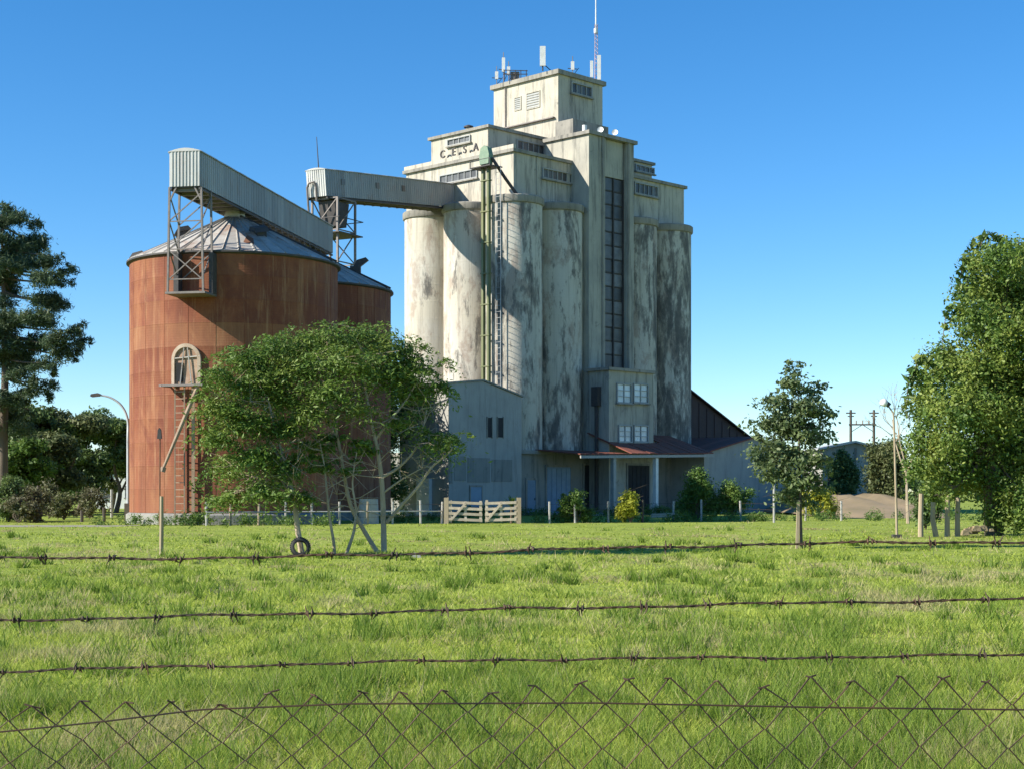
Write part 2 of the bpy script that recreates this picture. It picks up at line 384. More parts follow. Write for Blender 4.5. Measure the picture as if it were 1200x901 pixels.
# dead, flattened patches
x, d = field(g, 230, 9.0, 75.0, 2.5, 0.8)
sets.append(blades(g, x, d, 150, 0.12+0.25*g.random(len(x))+d*0.003, 0.03+0.05*g.random(len(x)), np.maximum(0.0034, d*0.00042), 1.6, 0.4, 0.75+0.2*g.random(len(x)), 0.0))
# broad-leaved weeds
x, d = field(g, 5200, 7.0, 60.0, 2.5, 0.75); w_ = vnoise(x+300, d*0.5+300, 2.0, 14)
k = (w_ > 0.55) & (g.random(len(x)) < 0.5); x, d = x[k], d[k]
sets.append(blades(g, x, d, 9, 0.05+0.03*g.random(len(x)), 0.05+0.07*g.random(len(x)), np.maximum(0.012, d*0.0008), 1.3, 0.1+0.6*g.random(len(x)), 0.0, g.random(len(x))))
V, rn, dr, lu = [np.concatenate([q[i_] for q in sets]) for i_ in range(4)]
o = inst('grass', fast_mesh('grass', V.reshape(-1, 3), 3, M['grass'], {'rnd': rn, 'dry': dr, 'lush': lu})); tag(o, 'green meadow grass with tussocks and dry stalks covering the field', 'grass', kind='stuff')

# bare earth bank on the right and pale track on the left
b = MB()
for i in range(13):
    for j in range(7):
        x = 18.8 + i*0.62; y = 93 + j*5.0
        z = 0.004 + max(0, min(1, (y-94)/13))*1.25*max(0.0, min(1, (x-18.5)/3))*(1 + 0.15*math.sin(i*1.7+j)) + 0.05*math.sin(i*2.1+j*1.3)*(0 < j < 6)*(0 < i < 12)
        b.v.append((x, y, max(0.004, z)))
for i in range(12):
    for j in range(6): b.f.append((i*7+j, (i+1)*7+j, (i+1)*7+j+1, i*7+j+1))
bk = b.build('earth_bank', M['earth'], smooth=True); tag(bk, 'bare brown earth bank rising behind the meadow beside the pale shed', kind='structure')
tr = MB().add([(-60, 70, 0.006), (-18, 70.5, 0.006), (-17, 74, 0.006), (-60, 75, 0.006)], [(0, 1, 2, 3)]).build('path', M['track']); tag(tr, 'pale trodden track in front of the rusty silo', kind='structure')

# ------------------------------------------------------------------ grain elevator
ANG = math.atan2(0.714, 0.70)
U = Vector((0.70, 0.714, 0)); V_ = Vector((-0.714, 0.70, 0)); O = Vector((0.1, 106.5, 0))
def Pu(c, px, py=HY):
    """point of the wall plane u = c that is seen at (px, py): (v, z)"""
    k = (px-CX)/F; a = O + U*c
    v = (a.x - k*a.y)/(k*V_.y - V_.x); d = a.y + v*V_.y
    return v, EYE + (HY-py)/F*d
def Pv(c, px, py=HY):
    k = (px-CX)/F; a = O + V_*c
    u = (k*a.y - a.x)/(U.x - k*U.y); d = a.y + u*U.y
    return u, EYE + (HY-py)/F*d

E = empty('grain_elevator', O, ANG)
tag(E, 'tall cream concrete grain elevator with round bins and stepped headhouse', 'grain elevator')
SP, RB = 4.05, 1.95
ZC0, ZC1, ZA, ZB, ZP = 20.75, 21.25, 24.35, 26.55, 31.5
binm = MB().lathe([(RB, 4.1), (RB, ZC0)], 48).mesh('bin', M['bins'], True)
capm = MB().lathe([(RB-0.02, ZC0-0.05), (RB+0.10, ZC0), (RB+0.14, ZC0+0.08), (RB+0.14, ZC1-0.06), (RB+0.08, ZC1), (0.02, ZC1+0.05)], 48).mesh('bin_cap', M['slab'], True)
stain = {(0, 0): 0.52, (1, 0): 0.54, (3, 0): 0.60, (4, 0): 0.68, (0, 1): 0.44, (0, 2): 0.40, (2, 0): 0.5}
for i in range(5):
    for j in range(3):
        if (0 < i < 4 and j == 1) or (i, j) == (2, 0): continue
        o = inst('bin', binm, E, (i*SP, j*SP, 0), (0, 0, R.random())); o['stain'] = stain.get((i, j), 0.5)
        inst('bin_cap', capm, o)
# plinth under the bins
pl = MB().box(-2.05, 18.3, -2.15, 10.2, 0, 4.05).build('plinth', M['plinth'], E)
MB().box(-2.25, 18.5, -2.4, 10.4, 4.05, 4.3).build('ledge', M['slab'], pl)
# headhouse tiers
tA = MB().box(-0.3, 18.1, -0.3, 10.5, ZC1-0.4, ZA).build('lower_tier', M['wall'], E)
MB().box(-0.5, 18.3, -0.48, 10.7, ZA, ZA+0.22).build('roof_slab', M['slab'], tA)
MB().box(-0.42, -0.14, -0.40, 10.6, ZA+0.222, ZA+0.5).build('parapet', M['wall'], tA)
tB = MB().box(0.3, 18.0, 2.74, 8.5, ZA+0.2, ZB).build('upper_tier', M['wall'], E)
MB().box(0.12, 18.2, 2.54, 8.7, ZB, ZB+0.2).build('roof_slab', M['slab'], tB)
tC = MB().box(6.6, 11.4, 2.0, 8.5, ZA+0.2, ZP-0.2).build('penthouse', M['wall'], E)
MB().box(6.4, 11.6, 1.8, 8.7, ZP-0.2, ZP+0.12).build('roof_slab', M['slab'], tC)
MB().box(6.35, 6.598, 2.3, 8.3, 28.2, 28.28).box(6.5, 6.597, 7.2, 7.28, 26.8, 31.2).build('cable', M['steel'], tC)
# pilaster and vertical seam lines on the shaded side of the tiers
MB().box(1.9, 2.05, -0.36, -0.297, ZC1, ZA-0.02).build('pilaster', M['tower'], tA); MB().box(5.0, 5.25, -0.36, -0.297, ZC1, ZA-0.02).build('pilaster', M['tower'], tA)

def window(parent, plane, c, px0, px1, pym, hz, n, matp, rows=1, depth=0.12, mf='frame', name='window'):
    """band window on the plane u=c or v=c between two pixel columns, centred on row pym"""
    P = Pu if plane == 'u' else Pv
    a, z = P(c, px0, pym); b_, z2 = P(c, px1, pym); _, z = P(c, (px0+px1)/2, pym)
    a, b_ = min(a, b_), max(a, b_); z0, z1 = z-hz/2, z+hz/2
    def bx(mb, s0, s1, d0, d1, q0, q1):
        if plane == 'u': mb.box(c-d1, c-d0, s0, s1, q0, q1)
        else: mb.box(s0, s1, c-d1, c-d0, q0, q1)
    f = MB(); t = 0.07
    bx(f, a, b_, -0.02, depth, z0, z0+t); bx(f, a, b_, -0.02, depth, z1-t, z1)
    bx(f, a, a+t, -0.02, depth-0.003, z0+t, z1-t); bx(f, b_-t, b_, -0.02, depth-0.003, z0+t, z1-t)
    w = (b_-a-2*t)/n; hh = (z1-z0-2*t)/rows
    for i in range(1, n): bx(f, a+t+i*w-0.025, a+t+i*w+0.025, -0.02, depth*0.6, z0+t, z1-t)
    for i in range(1, rows): bx(f, a+t, b_-t, -0.02, depth*0.6-0.003, z0+t+i*hh-0.02, z0+t+i*hh+0.02)
    fr = f.build(name, M[mf], parent)
    for i in range(n):
        for r in range(rows):
            p = MB(); bx(p, a+t+i*w+0.028, a+t+(i+1)*w-0.028, -0.018, 0.012, z0+t+r*hh+0.022, z0+t+(r+1)*hh-0.022)
            p.build('pane', M[matp], fr)
    s = MB(); bx(s, a-0.1, b_+0.1, -0.02, depth+0.08, z0-0.1, z0-0.003); s.build('sill', M['slab'], fr)
    return fr
window(E, 'u', -0.3, 516, 560, 207.5, 0.66, 6, 'glassdark')
window(E, 'u', 0.3, 525, 552, 165.5, 0.5, 4, 'glassdark')
window(E, 'v', -0.3, 635, 670, 206.5, 0.72, 6, 'glassdark')
window(E, 'v', 2.74, 605, 644, 174, 0.72, 6, 'glassdark')
window(E, 'v', -0.3, 743, 770, 223, 0.85, 5, 'glassdark')
window(E, 'v', 2.74, 744, 766, 199, 0.5, 4, 'glassdark')
window(E, 'v', 2.0, 669, 693, 106, 0.82, 4, 'glassdark')
def louvre(c, px0, px1, py0, py1):
    v0, z0 = Pu(c, px1, py1); v1, z1 = Pu(c, px0, py0)
    f = MB().box(c-0.06, c+0.02, v0, v1, z0, z0+0.06).box(c-0.06, c+0.02, v0, v1, z1-0.06, z1).box(c-0.057, c+0.02, v0, v0+0.06, z0, z1).box(c-0.057, c+0.02, v1-0.06, v1, z0, z1)
    w = f.build('vent_panel', M['wall'], E)
    n = 6
    lm = MB().box(c-0.045, c+0.02, v0+0.06, v1-0.06, 0, (z1-z0)/n*0.55).mesh('slat', M['frame'])
    for i in range(n): inst('slat', lm, w, (0, 0, z0+0.08+i*(z1-z0-0.14)/n))
louvre(6.6, 603, 611, 115, 129); louvre(6.6, 617, 633, 110, 126)

# raised letters on the roof edge of the lower tier
def letter(ch, px, py, h):
    v, z = Pu(-0.1, px, py)
    cu = bpy.data.curves.new('letter', 'FONT'); cu.body = ch; cu.size = h*1.4; cu.extrude = 0.05; cu.align_x = 'CENTER'; cu.offset = 0.004
    t = bpy.data.objects.new('tmp_letter', cu); sc.collection.objects.link(t)
    dg = bpy.context.evaluated_depsgraph_get(); me = bpy.data.meshes.new_from_object(t.evaluated_get(dg))
    bpy.data.objects.remove(t); me.materials.clear(); me.materials.append(M['dark'])
    o = inst('letter', me, E); o.matrix_local = Matrix(((0, 0, -1, -0.12), (-1, 0, 0, v), (0, 1, 0, ZA+0.66), (0, 0, 0, 1)))
    return o
for ch, px in (('C', 519), ('.', 525.5), ('E', 532), ('.', 538.5), ('S', 545), ('.', 551.5), ('A', 558)): letter(ch, px, 184, 0.54)

# stair tower with its strip of glass
T = MB().box(5.4, 10.2, -1.55, 2.2, 0.5, 26.2).build('stair_tower', M['tower'], E)
MB().box(5.397, 7.1, -2.0, -1.553, 4.3, 26.2).build('pilaster', M['tower'], T)
MB().box(9.45, 10.203, -2.0, -1.553, 4.3, 26.2).build('pilaster', M['tower'], T)
MB().box(6.72, 6.92, -2.1, -2.003, 9.9, 26.2).box(9.5, 9.66, -2.1, -2.003, 9.9, 26.2).build('rib', M['slab'], T)
MB().box(5.2, 10.4, -2.2, 2.2, 26.2, 26.45).build('roof_slab', M['slab'], T)
MB().box(5.45, 7.35, -1.88, -1.552, 23.7, 26.19).box(7.352, 9.3, -1.75, -1.551, 23.6, 26.18).build('lintel', M['tower'], T)
MB().box(6.3, 10.1, 0.3, 1.997, 26.452, 27.8).build('lift_housing', M['slab'], E)
gf = MB()
z0g, z1g = 10.2, 23.6
for k in range(3): gf.box(7.22+k*1.05, 7.32+k*1.05, -1.75, -1.552, z0g, z1g)
nrow = 14; hh = (z1g-z0g)/nrow
for r in range(nrow+1): gf.box(7.2, 9.44, -1.66, -1.553, z0g+r*hh-0.03, z0g+r*hh+0.03)
gw = gf.build('strip_window', M['dark'], E)
pm = MB().box(0, 0.93, -0.05, 0, 0.06, hh-0.06).mesh('pane', M['glassdark'])
for k in range(2):
    for r in range(nrow): inst('pane', pm, gw, (7.33+k*1.05, -1.60, z0g+r*hh), (0, 0, R.uniform(-0.02, 0.02)))
# entrance block in front of the tower
B = MB().box(5.2, 9.95, -4.0, -2.2, 0.0, 9.8).build('entrance_block', M['tower'], E)
MB().box(5.0, 10.15, -4.2, -2.0, 9.8, 10.0).build('roof_slab', M['slab'], B)
window(E, 'v', -4.0, 722, 739.5, 461, 1.35, 2, 'glasspale', 3)
window(E, 'v', -4.0, 741.5, 759, 461, 1.35, 2, 'glasspale', 3)
window(E, 'v', -4.0, 724, 740, 508, 1.2, 2, 'glasspale', 3)
window(E, 'v', -4.0, 742, 759, 508, 1.2, 2, 'glasspale', 3)
ud, zd = Pv(-3.0, 706)
dp = MB().tube([(5.05, -3.0, 0.3), (5.05, -3.0, 8.4)], 0.13, 8).box(4.83, 5.197, -3.3, -2.7, 7.4, 8.7).build('drain_pipe', M['dark'], E)
# doors in the plinth
def door(px0, px1, py0, py1, c=-2.15, mat='bluedoor', name='door'):
    u0, _ = Pv(c, px0); u1, _ = Pv(c, px1); _, z1 = Pv(c, (px0+px1)/2, py0); z0 = 0.15
    d = MB().box(u0, u1, c-0.05, c+0.02, z0, z1).build(name, M[mat], E)
    MB().box(u0-0.12, u0, c-0.09, c+0.02, z0, z1).box(u1, u1+0.12, c-0.09, c+0.02, z0, z1).box(u0-0.12, u1+0.12, c-0.092, c+0.02, z1, z1+0.14).build('door_frame', M['slab'], d)
    MB().box(u1-0.14, u1-0.09, c-0.12, c-0.05, 1.0, 1.14).build('handle', M['dark'], d)
    n = max(1, int((u1-u0)/0.45))
    pm_ = MB().box(0.03, (u1-u0)/n-0.03, c-0.075, c-0.05, z0+0.1, z1-0.1).mesh('door_panel', M[mat])
    for i in range(n): inst('door_panel', pm_, d, (u0+i*(u1-u0)/n, 0, 0))
door(640, 668, 547, 590); door(617, 627, 562, 590)
door(684, 712, 545, 590, mat='darkvoid', name='gateway'); door(735, 760, 545, 590, -4.0, mat='darkvoid', name='gateway'); door(788, 812, 546, 590)
# roof furniture: masts, aerials, dishes, vents
def roof_thing(name, mb, mat, label, cat, loc, group=None):
    o = mb.build(name, mat, None, loc, True); tag(o, label, cat, group); return o
def loc_uv(u, v, z): p = O + U*u + V_*v; return Vector((p.x, p.y, z))
mast_p = loc_uv(11.0, 2.3, ZP+0.12)
mt = empty('radio_mast', mast_p); tag(mt, 'tall thin lattice radio mast on the penthouse corner', 'mast')
b = MB(); hm = 4.2
for k in range(3):
    a = k*2.094; b.tube([(0.16*math.cos(a), 0.16*math.sin(a), 0), (0.12*math.cos(a), 0.12*math.sin(a), hm)], 0.022, 5)
for i in range(14):
    for k in range(3):
        a, a2 = k*2.094, (k+1)*2.094; z = i*0.3
        b.bar((0.15*math.cos(a), 0.15*math.sin(a), z), (0.15*math.cos(a2), 0.15*math.sin(a2), z+0.3), 0.02)
b.build('lattice', simple('mast_paint', (0.42, 0.16, 0.16), (0.5, 0.46, 0.46), 1.0, 0.6, 0, (0.2, 0.2, 1.5)), mt)
MB().tube([(0, 0, hm-0.3), (0, 0, hm+4.6)], [0.05, 0.025], 6).build('whip', M['white'], mt)
MB().box(0.10, 0.36, -0.2, -0.08, 0.1, 1.9).build('panel_antenna', M['white'], mt)
MB().box(-0.42, -0.2, -0.15, -0.03, 0.3, 1.5).build('panel_antenna', M['white'], mt)
MB().tube([(0, 0, 3.55), (0, 0, 3.9)], 0.14, 8).build('insulator', M['white'], mt)
p = W(636, 80, 113); pa = empty('panel_antenna', (p.x, p.y, ZP+0.12)); tag(pa, 'white upright panel antenna on the penthouse roof edge', 'antenna')
MB().box(-0.2, 0.2, -0.12, 0.12, 0.35, 1.75).build('panel', M['white'], pa)
MB().tube([(0, 0, 0), (0, 0, 1.2)], 0.05, 6).tube([(0.05, 0, 0.5), (0.7, 0.3, 0)], 0.035, 5).build('bracket', M['dark'], pa)
for px, dd, h_, lab in ((582, 117, 1.0, 'small pale aerial at the far left penthouse roof corner'), (590, 116.5, 1.9, 'taller slim aerial beside the penthouse roof corner'), (596, 116, 1.1, 'stub aerial with dark box near the penthouse roof corner'), (671, 114.6, 1.1, 'thin aerial midway along the shaded penthouse roof edge')):
    p = W(px, 90, dd); a_ = empty('aerial', (p.x, p.y, ZP+0.12)); tag(a_, lab, 'antenna', 'aerials on the penthouse roof')
    MB().tube([(0, 0, 0), (0, 0, h_+0.4)], 0.03, 5).build('pole', M['steel'], a_)
    MB().box(-0.12, 0.12, -0.08, 0.08, h_*0.45, h_).build('head', M['white'], a_)
    MB().bar((-0.35, 0, h_*0.55), (0.35, 0, h_*0.5), 0.05).bar((0, 0, 0.05), (0.45, 0.1, h_*0.6), 0.04).build('bracket', M['dark'], a_)
p = W(604, 92, 115.6); rr = empty('equipment_rack', (p.x, p.y, ZP+0.12)); tag(rr, 'dark equipment frame on the penthouse roof behind the aerials', 'rack')
b = MB()
for k in range(5): b.bar((-0.8+k*0.4, 0, 0), (-0.8+k*0.4, 0.0, 0.75), 0.06)
b.bar((-0.9, 0, 0.45), (0.9, 0, 0.45), 0.05).bar((-0.9, 0.0, 0.75), (0.9, 0.0, 0.7), 0.05)
b.build('rail', M['dark'], rr); MB().box(-0.35, 0.3, 0.04, 0.35, 0.1, 0.65).build('box', M['steel'], rr)
for k, (px, u, v) in enumerate(((685, 6.1, -0.6), (703, 8.1, -1.3), (720, 9.5, -1.5))):
    u_, _ = Pv(v, px); dsh = empty('dish', loc_uv(u_, v, 26.45)); dsh.rotation_euler = (0, 0, 0.5); dsh.scale = (0.75, 0.75, 0.75)
    tag(dsh, ('white drum antenna on the stair tower roof beside the lit wall', 'small white dish in the middle of the stair tower roof', 'small white dish at the outer end of the stair tower roof')[k], 'antenna', 'dishes on the stair tower roof')
    MB().tube([(0, 0, 0), (0, 0, 0.5)], 0.04, 6).build('stand', M['dark'], dsh)
    if k == 0: MB().tube([(0, 0, 0.25), (0, 0, 1.0)], 0.22, 14).build('drum', M['white'], dsh, smooth=True)
    else:
        d = MB().lathe([(0.0, 0.0), (0.15, 0.02), (0.27, 0.07), (0.30, 0.12), (0.27, 0.09), (0.0, 0.03)], 18).build('reflector', M['white'], dsh, smooth=True)
        d.location = (0, -0.1, 0.55); d.rotation_euler = (math.radians(75), 0, -0.7)
vp = loc_uv(1.2, 5.6, ZB+0.2)
vt = empty('roof_vent', vp); tag(vt, 'small round roof vent above the raised letters', 'vent')
MB().tube([(0, 0, 0), (0, 0, 0.4)], 0.22, 12).build('pipe', M['slab'], vt); MB().lathe([(0.34, 0.4), (0.34, 0.5), (0.02, 0.62)], 14).build('hood', M['dark'], vt)

# green bucket elevator in front of the bins
be = empty('bucket_elevator', loc_uv(-2.55, 0.05, 0), ANG); tag(be, 'green twin leg bucket elevator standing against the bins', 'bucket elevator')
for s in (-0.25, 0.25):
    MB().box(-0.12, 0.12, s-0.095, s+0.095, 0, 23.2).build('leg', M['green'], be)
fm = MB().box(-0.16, 0.16, -0.41, 0.41, 0, 0.07).mesh('flange', M['green'])
for i in range(11): inst('flange', fm, be, (0, 0, 1.6+i*2.05))
MB().prism([(-0.40, 23.2), (0.40, 23.2), (0.46, 23.8), (0.32, 24.3), (0, 24.45), (-0.32, 24.3), (-0.46, 23.8)], -0.2, 0.2, 'x').build('head', M['headgreen'], be)
MB().box(-0.6, 0.6, -0.95, 0.95, 22.95, 23.02).bar((-0.58, -0.93, 23.45), (-0.58, 0.93, 23.45), 0.035).bar((-0.58, -0.93, 23.02), (-0.58, -0.93, 23.45), 0.035).bar((-0.58, 0.93, 23.02), (-0.58, 0.93, 23.45), 0.035).build('platform', M['dark'], be)
MB().tube([(0.1, -0.45, 23.6), (0.9, -0.9, 22.3), (1.9, -1.05, 21.3)], 0.11, 8).build('spout', M['dark'], be)
b = MB()
for s in (-0.22, 0.22): b.bar((0.2, -0.95+s, 3), (0.2, -0.95+s, 23.0), 0.04)
b.build('ladder_rail', M['clad'], be)
rm = MB().bar((0.2, -1.17, 0), (0.2, -0.73, 0), 0.025).mesh('rung', M['clad'])
for i in range(50): inst('rung', rm, be, (0, 0, 3+i*0.4))

# ------------------------------------------------------------------ annex, porch, side shed, warehouse
AX = empty('intake_annex', O, ANG); tag(AX, 'grey rendered gabled annex in shade at the foot of the bins', 'building')
ax0, ax1, vx = -8.3, -1.75, -2.45
MB().prism([(ax0, 0), (ax1, 0), (ax1, 7.75), (-5.3, 8.6), (ax0, 8.3)], vx, 2.2, 'y').build('wall', M['annex'], AX)
MB().prism([(ax0-0.3, 8.26), (-5.3, 8.62), (ax1+0.12, 7.735), (ax1+0.12, 7.84), (-5.3, 8.73), (ax0-0.3, 8.38)], vx-0.1, 2.4, 'y').build('roof', M['slab'], AX)
for px0, px1 in ((571, 576), (583, 589)):
    u0, _ = Pv(vx, px0); u1, _ = Pv(vx, px1); _, z1 = Pv(vx, px0, 489); _, z0 = Pv(vx, px0, 512)
    w = MB().box(u0, u1, vx-0.02, vx+0.02, z0, z1).build('window', M['darkvoid'], AX)
    MB().box(u0-0.06, u0, vx-0.06, vx+0.02, z0-0.06, z1+0.06).box(u1, u1+0.06, vx-0.06, vx+0.02, z0-0.06, z1+0.06).build('frame', M['slab'], w)
u0, _ = Pv(vx, 551); u1, _ = Pv(vx, 564); _, z1 = Pv(vx, 558, 570)
d = MB().box(u0, u1, vx-0.04, vx+0.02, 0.05, z1).build('door', M['bluedoor'], AX)
MB().box(u0-0.08, u0, vx-0.07, vx+0.02, 0.05, z1).box(u1, u1+0.08, vx-0.07, vx+0.02, 0.05, z1).box(u0-0.08, u1+0.08, vx-0.072, vx+0.02, z1, z1+0.1).build('door_frame', M['slab'], d)
for (a0, a1, q0, q1) in ((519, 530, 536, 566), (532, 546, 534, 563), (548, 574, 536, 565), (576, 600, 538, 564)):   # bricked-up bays
    u0, z1 = Pv(vx, a0, q0); u1, z0 = Pv(vx, a1, q1)
    MB().box(max(u0, ax0+0.05), u1, vx-0.03, vx+0.02, z0, z1).build('blocked_bay', M['plinth'], AX)
MB().box(-8.55, -8.303, -0.9, 0.3, 0.1, 2.4).build('side_door', M['white'], AX)

PO = empty('loading_porch', O, ANG); tag(PO, 'red roofed loading porch along the shaded foot of the elevator', 'porch')
pu0, pu1, pv0, pv1 = -0.15, 14.0, -6.2, -2.16
n = 22
for i in range(n):
    u0 = pu0 + (pu1-pu0)*i/n; u1 = pu0 + (pu1-pu0)*(i+1)/n - 0.02
    zl = 3.95 + 0.30*i/n + R.uniform(-0.02, 0.02)
    zt = 4.3 if i < 8 else 5.55
    if u0 > 5.0 and u0 < 10.2: pvb = -4.02
    else: pvb = pv1
    zb_ = zl + (zt-zl)*(pvb-pv0)/(pv1-pv0)
    MB().prism([(pv0, zl), (pvb-0.02, zb_), (pvb-0.02, zb_+0.07), (pv0, zl+0.07)], u0, u1, 'x').build('roof_sheet', M['redtile'], PO)
MB().prism([(pu0, 3.72), (pu1, 4.02), (pu1, 4.2), (pu0, 3.9)], pv0-0.06, pv0+0.04, 'y').build('fascia', M['concrete'], PO)
for px in (719, 768.5):
    u, _ = Pv(pv0+0.2, px)
    MB().box(u-0.14, u+0.14, pv0+0.08, pv0+0.36, 0.3, 3.85).box(u-0.26, u+0.26, pv0-0.04, pv0+0.48, 0, 0.35).build('post', M['white' if px > 750 else 'concrete'], PO)
MB().box(pu0, pu1, -6.0, -2.2, 0, 0.12).build('floor_slab', M['concrete'], PO)

SH = empty('side_shed', O, ANG); tag(SH, 'low shed with a sunlit red roof beside the loading porch', 'shed')
su0, sur, su1, sv0, sv1 = 14.2, 20.2, 26.5, -5.2, 1.5
MB().prism([(su0, 0), (su1, 0), (su1, 4.2), (sur, 5.55), (su0, 4.3)], sv0, sv1, 'y').build('wall', M['annex'], SH)
for side in (0, 1):
    for k in range(8):
        v0 = sv0-0.3+(sv1-sv0+0.3)*k/8; v1 = sv0-0.3+(sv1-sv0+0.3)*(k+1)/8-0.02
        if side == 0: poly = [(su0-0.4, 4.24), (sur, 5.57), (sur, 5.66), (su0-0.4, 4.33)]
        else: poly = [(sur, 5.57), (su1+0.4, 4.14), (su1+0.4, 4.23), (sur, 5.66)]
        MB().prism(poly, v0, v1, 'y').build('roof_sheet', M['redtile'], SH)
WH = empty('warehouse', O, ANG); tag(WH, 'dark sheet clad lean-to warehouse behind the end bins', 'building')
MB().prism([(18.6, 0), (29.5, 0), (29.5, 5.9), (18.6, 10.7)], 2.0, 14, 'y').build('wall', M['darkroof'], WH)
for k in range(10): MB().prism([(18.6, 10.72), (29.8, 5.79), (29.8, 5.88), (18.6, 10.81)], 1.7+k*1.25, 1.7+(k+1)*1.25-0.02, 'y').build('roof_sheet', M['darkroof'], WH)
wm = MB().box(0, 0.06, -0.05, 0, 0.1, 5.8).mesh('batten', M['darkroof'])
for k in range(11): inst('batten', wm, WH, (18.9+k*1.0, 2.0, 0), (0, 0, 0), (1, 1, (10.6-0.44*(k*1.0+0.3))/5.9))

# ------------------------------------------------------------------ rusty silos
RS, ZE, ZT = 5.19, 12.95, 15.45
def silo(c, label, first=True):
    s = empty('grain_silo', (c[0], c[1], 0)); tag(s, label, 'silo', 'rusty steel silos')
    nc, nr = 24, 11; z0 = 0.55; hr = (ZE-z0)/nr; da = 2*math.pi/nc
    prof = [(RS+0.006, 0.002), (RS, 0.05), (RS, hr-0.05), (RS+0.006, hr-0.002)]
    pm = MB().lathe(prof, 5, (0, 0), 0.00012, da-0.00012).mesh('wall_sheet', M['rust'], True)
    for r in range(nr):
        for k in range(nc):
            o = inst('wall_sheet', pm, s, (0, 0, z0+r*hr), (0, 0, k*da)); o['pale'] = (0.24 if r == 7 else (0.18 if r in (0, 1) else 0.0))*R.uniform(0.5, 1.3)
    MB().lathe([(RS-0.02, 0.5), (RS-0.02, ZE)], 48).build('inner_shell', M['rust_edge'], s, smooth=True)
    MB().lathe([(RS+0.18, 0), (RS+0.18, 0.45), (RS+0.03, 0.54), (RS-0.2, 0.55)], 48).build('footing', M['plinth'], s, smooth=True)
    bm_ = MB().box(RS-0.01, RS+0.009, -0.02, 0.02, 0.55, ZE).mesh('stiffener', M['rust'])
    for k in range(24): inst('stiffener', bm_, s, (0, 0, 0), (0, 0, k*da))
    MB().lathe([(RS+0.01, ZE-0.12), (RS+0.16, ZE-0.06), (RS+0.16, ZE+0.02), (RS+0.02, ZE+0.05)], 64).build('eave', M['dark'], s, smooth=True)
    ns = 44; dr = 2*math.pi/ns; rm_ = MB(); r0, r1 = 0.35, RS+0.12
    for sgn in (0,):
        a = dr/2-0.004
        vs = []
        for (r, z) in ((r1, ZE+0.03), (r0, ZT)):
            w = r*math.tan(a)
            vs += [(r, -w, z+0.05), (r, -w*0.8, z), (r, w*0.8, z), (r, w, z+0.05), (r, w, z-0.03), (r, -w, z-0.03)]
        rm_.add(vs, [(0,1,7,6),(1,2,8,7),(2,3,9,8),(3,4,10,9),(4,5,11,10),(5,0,6,11),(0,5,4,3,2,1),(6,7,8,9,10,11)])
    rme = rm_.mesh('roof_sheet', M['roofzinc'])
    for k in range(ns): inst('roof_sheet', rme, s, (0, 0, 0), (0, 0, k*dr))
    MB().lathe([(0.55, ZT-0.1), (0.5, ZT+0.25), (0.02, ZT+0.32)], 20).build('roof_cap', M['roofzinc'], s, smooth=True)
    return s
S1 = Vector((-14.05, 80.0, 0)); S2 = Vector((-12.15, 90.5, 0))
s1 = silo(S1, 'nearer rusty cylindrical silo with conical roof and arched hatch')
s2 = silo(S2, 'farther rusty silo half hidden behind the nearer one')
# hatch arch, ladder and chute of the near silo (local coordinates of the silo; its face towards the camera)
def sface(px, py, out=0.0):
    k = (px-CX)/F; dx, dy = k, 1.0
    A = 1+k*k; Bq = -2*(k*S1.x+S1.y); C = S1.x**2+S1.y**2-(RS+out)**2
    t = (-Bq-math.sqrt(max(0, Bq*Bq-4*A*C)))/(2*A)
    return Vector((k*t-S1.x, t-S1.y, EYE+(HY-py)/F*t))
hc = sface(219, 440, 0.0); ang = math.atan2(hc.y, hc.x)
hz0, hz1 = hc.z-0.5, hc.z+1.5
def on_face(w, z, out):   # w metres along the wall from the hatch axis
    a = ang + w/RS; return Vector(((RS+out)*math.cos(a), (RS+out)*math.sin(a), z))
arch = []; inn = []
for i in range(15):
    a = math.pi*i/14; arch.append((0.74*math.cos(a), hz1-0.75+0.75*math.sin(a))); inn.append((0.58*math.cos(a), hz1-0.75+0.58*math.sin(a)))
arch = [(0.74, hz0)]+arch+[(-0.74, hz0)]; inn = [(0.58, hz0)]+inn+[(-0.58, hz0)]
b = MB(); na = len(arch)
for (w, z) in arch: b.v.append(tuple(on_face(w, z, 0.16)))
for (w, z) in inn: b.v.append(tuple(on_face(w, z, 0.16)))
for (w, z) in arch: b.v.append(tuple(on_face(w, z, 0.0)))
for (w, z) in inn: b.v.append(tuple(on_face(w, z, 0.0)))
for i in range(na-1): b.f += [(i, i+1, na+i+1, na+i), (i, i+1, 2*na+i+1, 2*na+i), (na+i, na+i+1, 3*na+i+1, 3*na+i)]
hatch = b.build('hatch', simple('pale_hatch', (0.44, 0.36, 0.28), (0.32, 0.22, 0.15), 3), s1)
b = MB()
for (w, z) in inn: b.v.append(tuple(on_face(w, z, 0.05)))
b.f.append(tuple(range(na))); b.build('plate', simple('hatch_plate', (0.38, 0.28, 0.2), (0.25, 0.14, 0.09), 2.5), hatch)
b = MB()
b.bar(on_face(-0.33, hz0+0.2, 0.09), on_face(-0.33, hz0+1.1, 0.09), 0.32, 0.06); b.build('opening', M['darkvoid'], hatch)
b = MB()
for w in (-0.3, 0.3): b.bar(on_face(w, hz0, 0.12), on_face(w*0.3, hz1-0.2, 0.12), 0.05)
b.bar(on_face(-0.7, hz1-0.7, 0.14), on_face(0.7, hz1-0.6, 0.14), 0.05); b.build('stiffener', M['roofzinc'], hatch)
lp = MB()
for w in (-0.9, 0.9): lp.bar(on_face(w, hz0-0.02, 0.0), on_face(w, hz0-0.02, 0.75), 0.07)
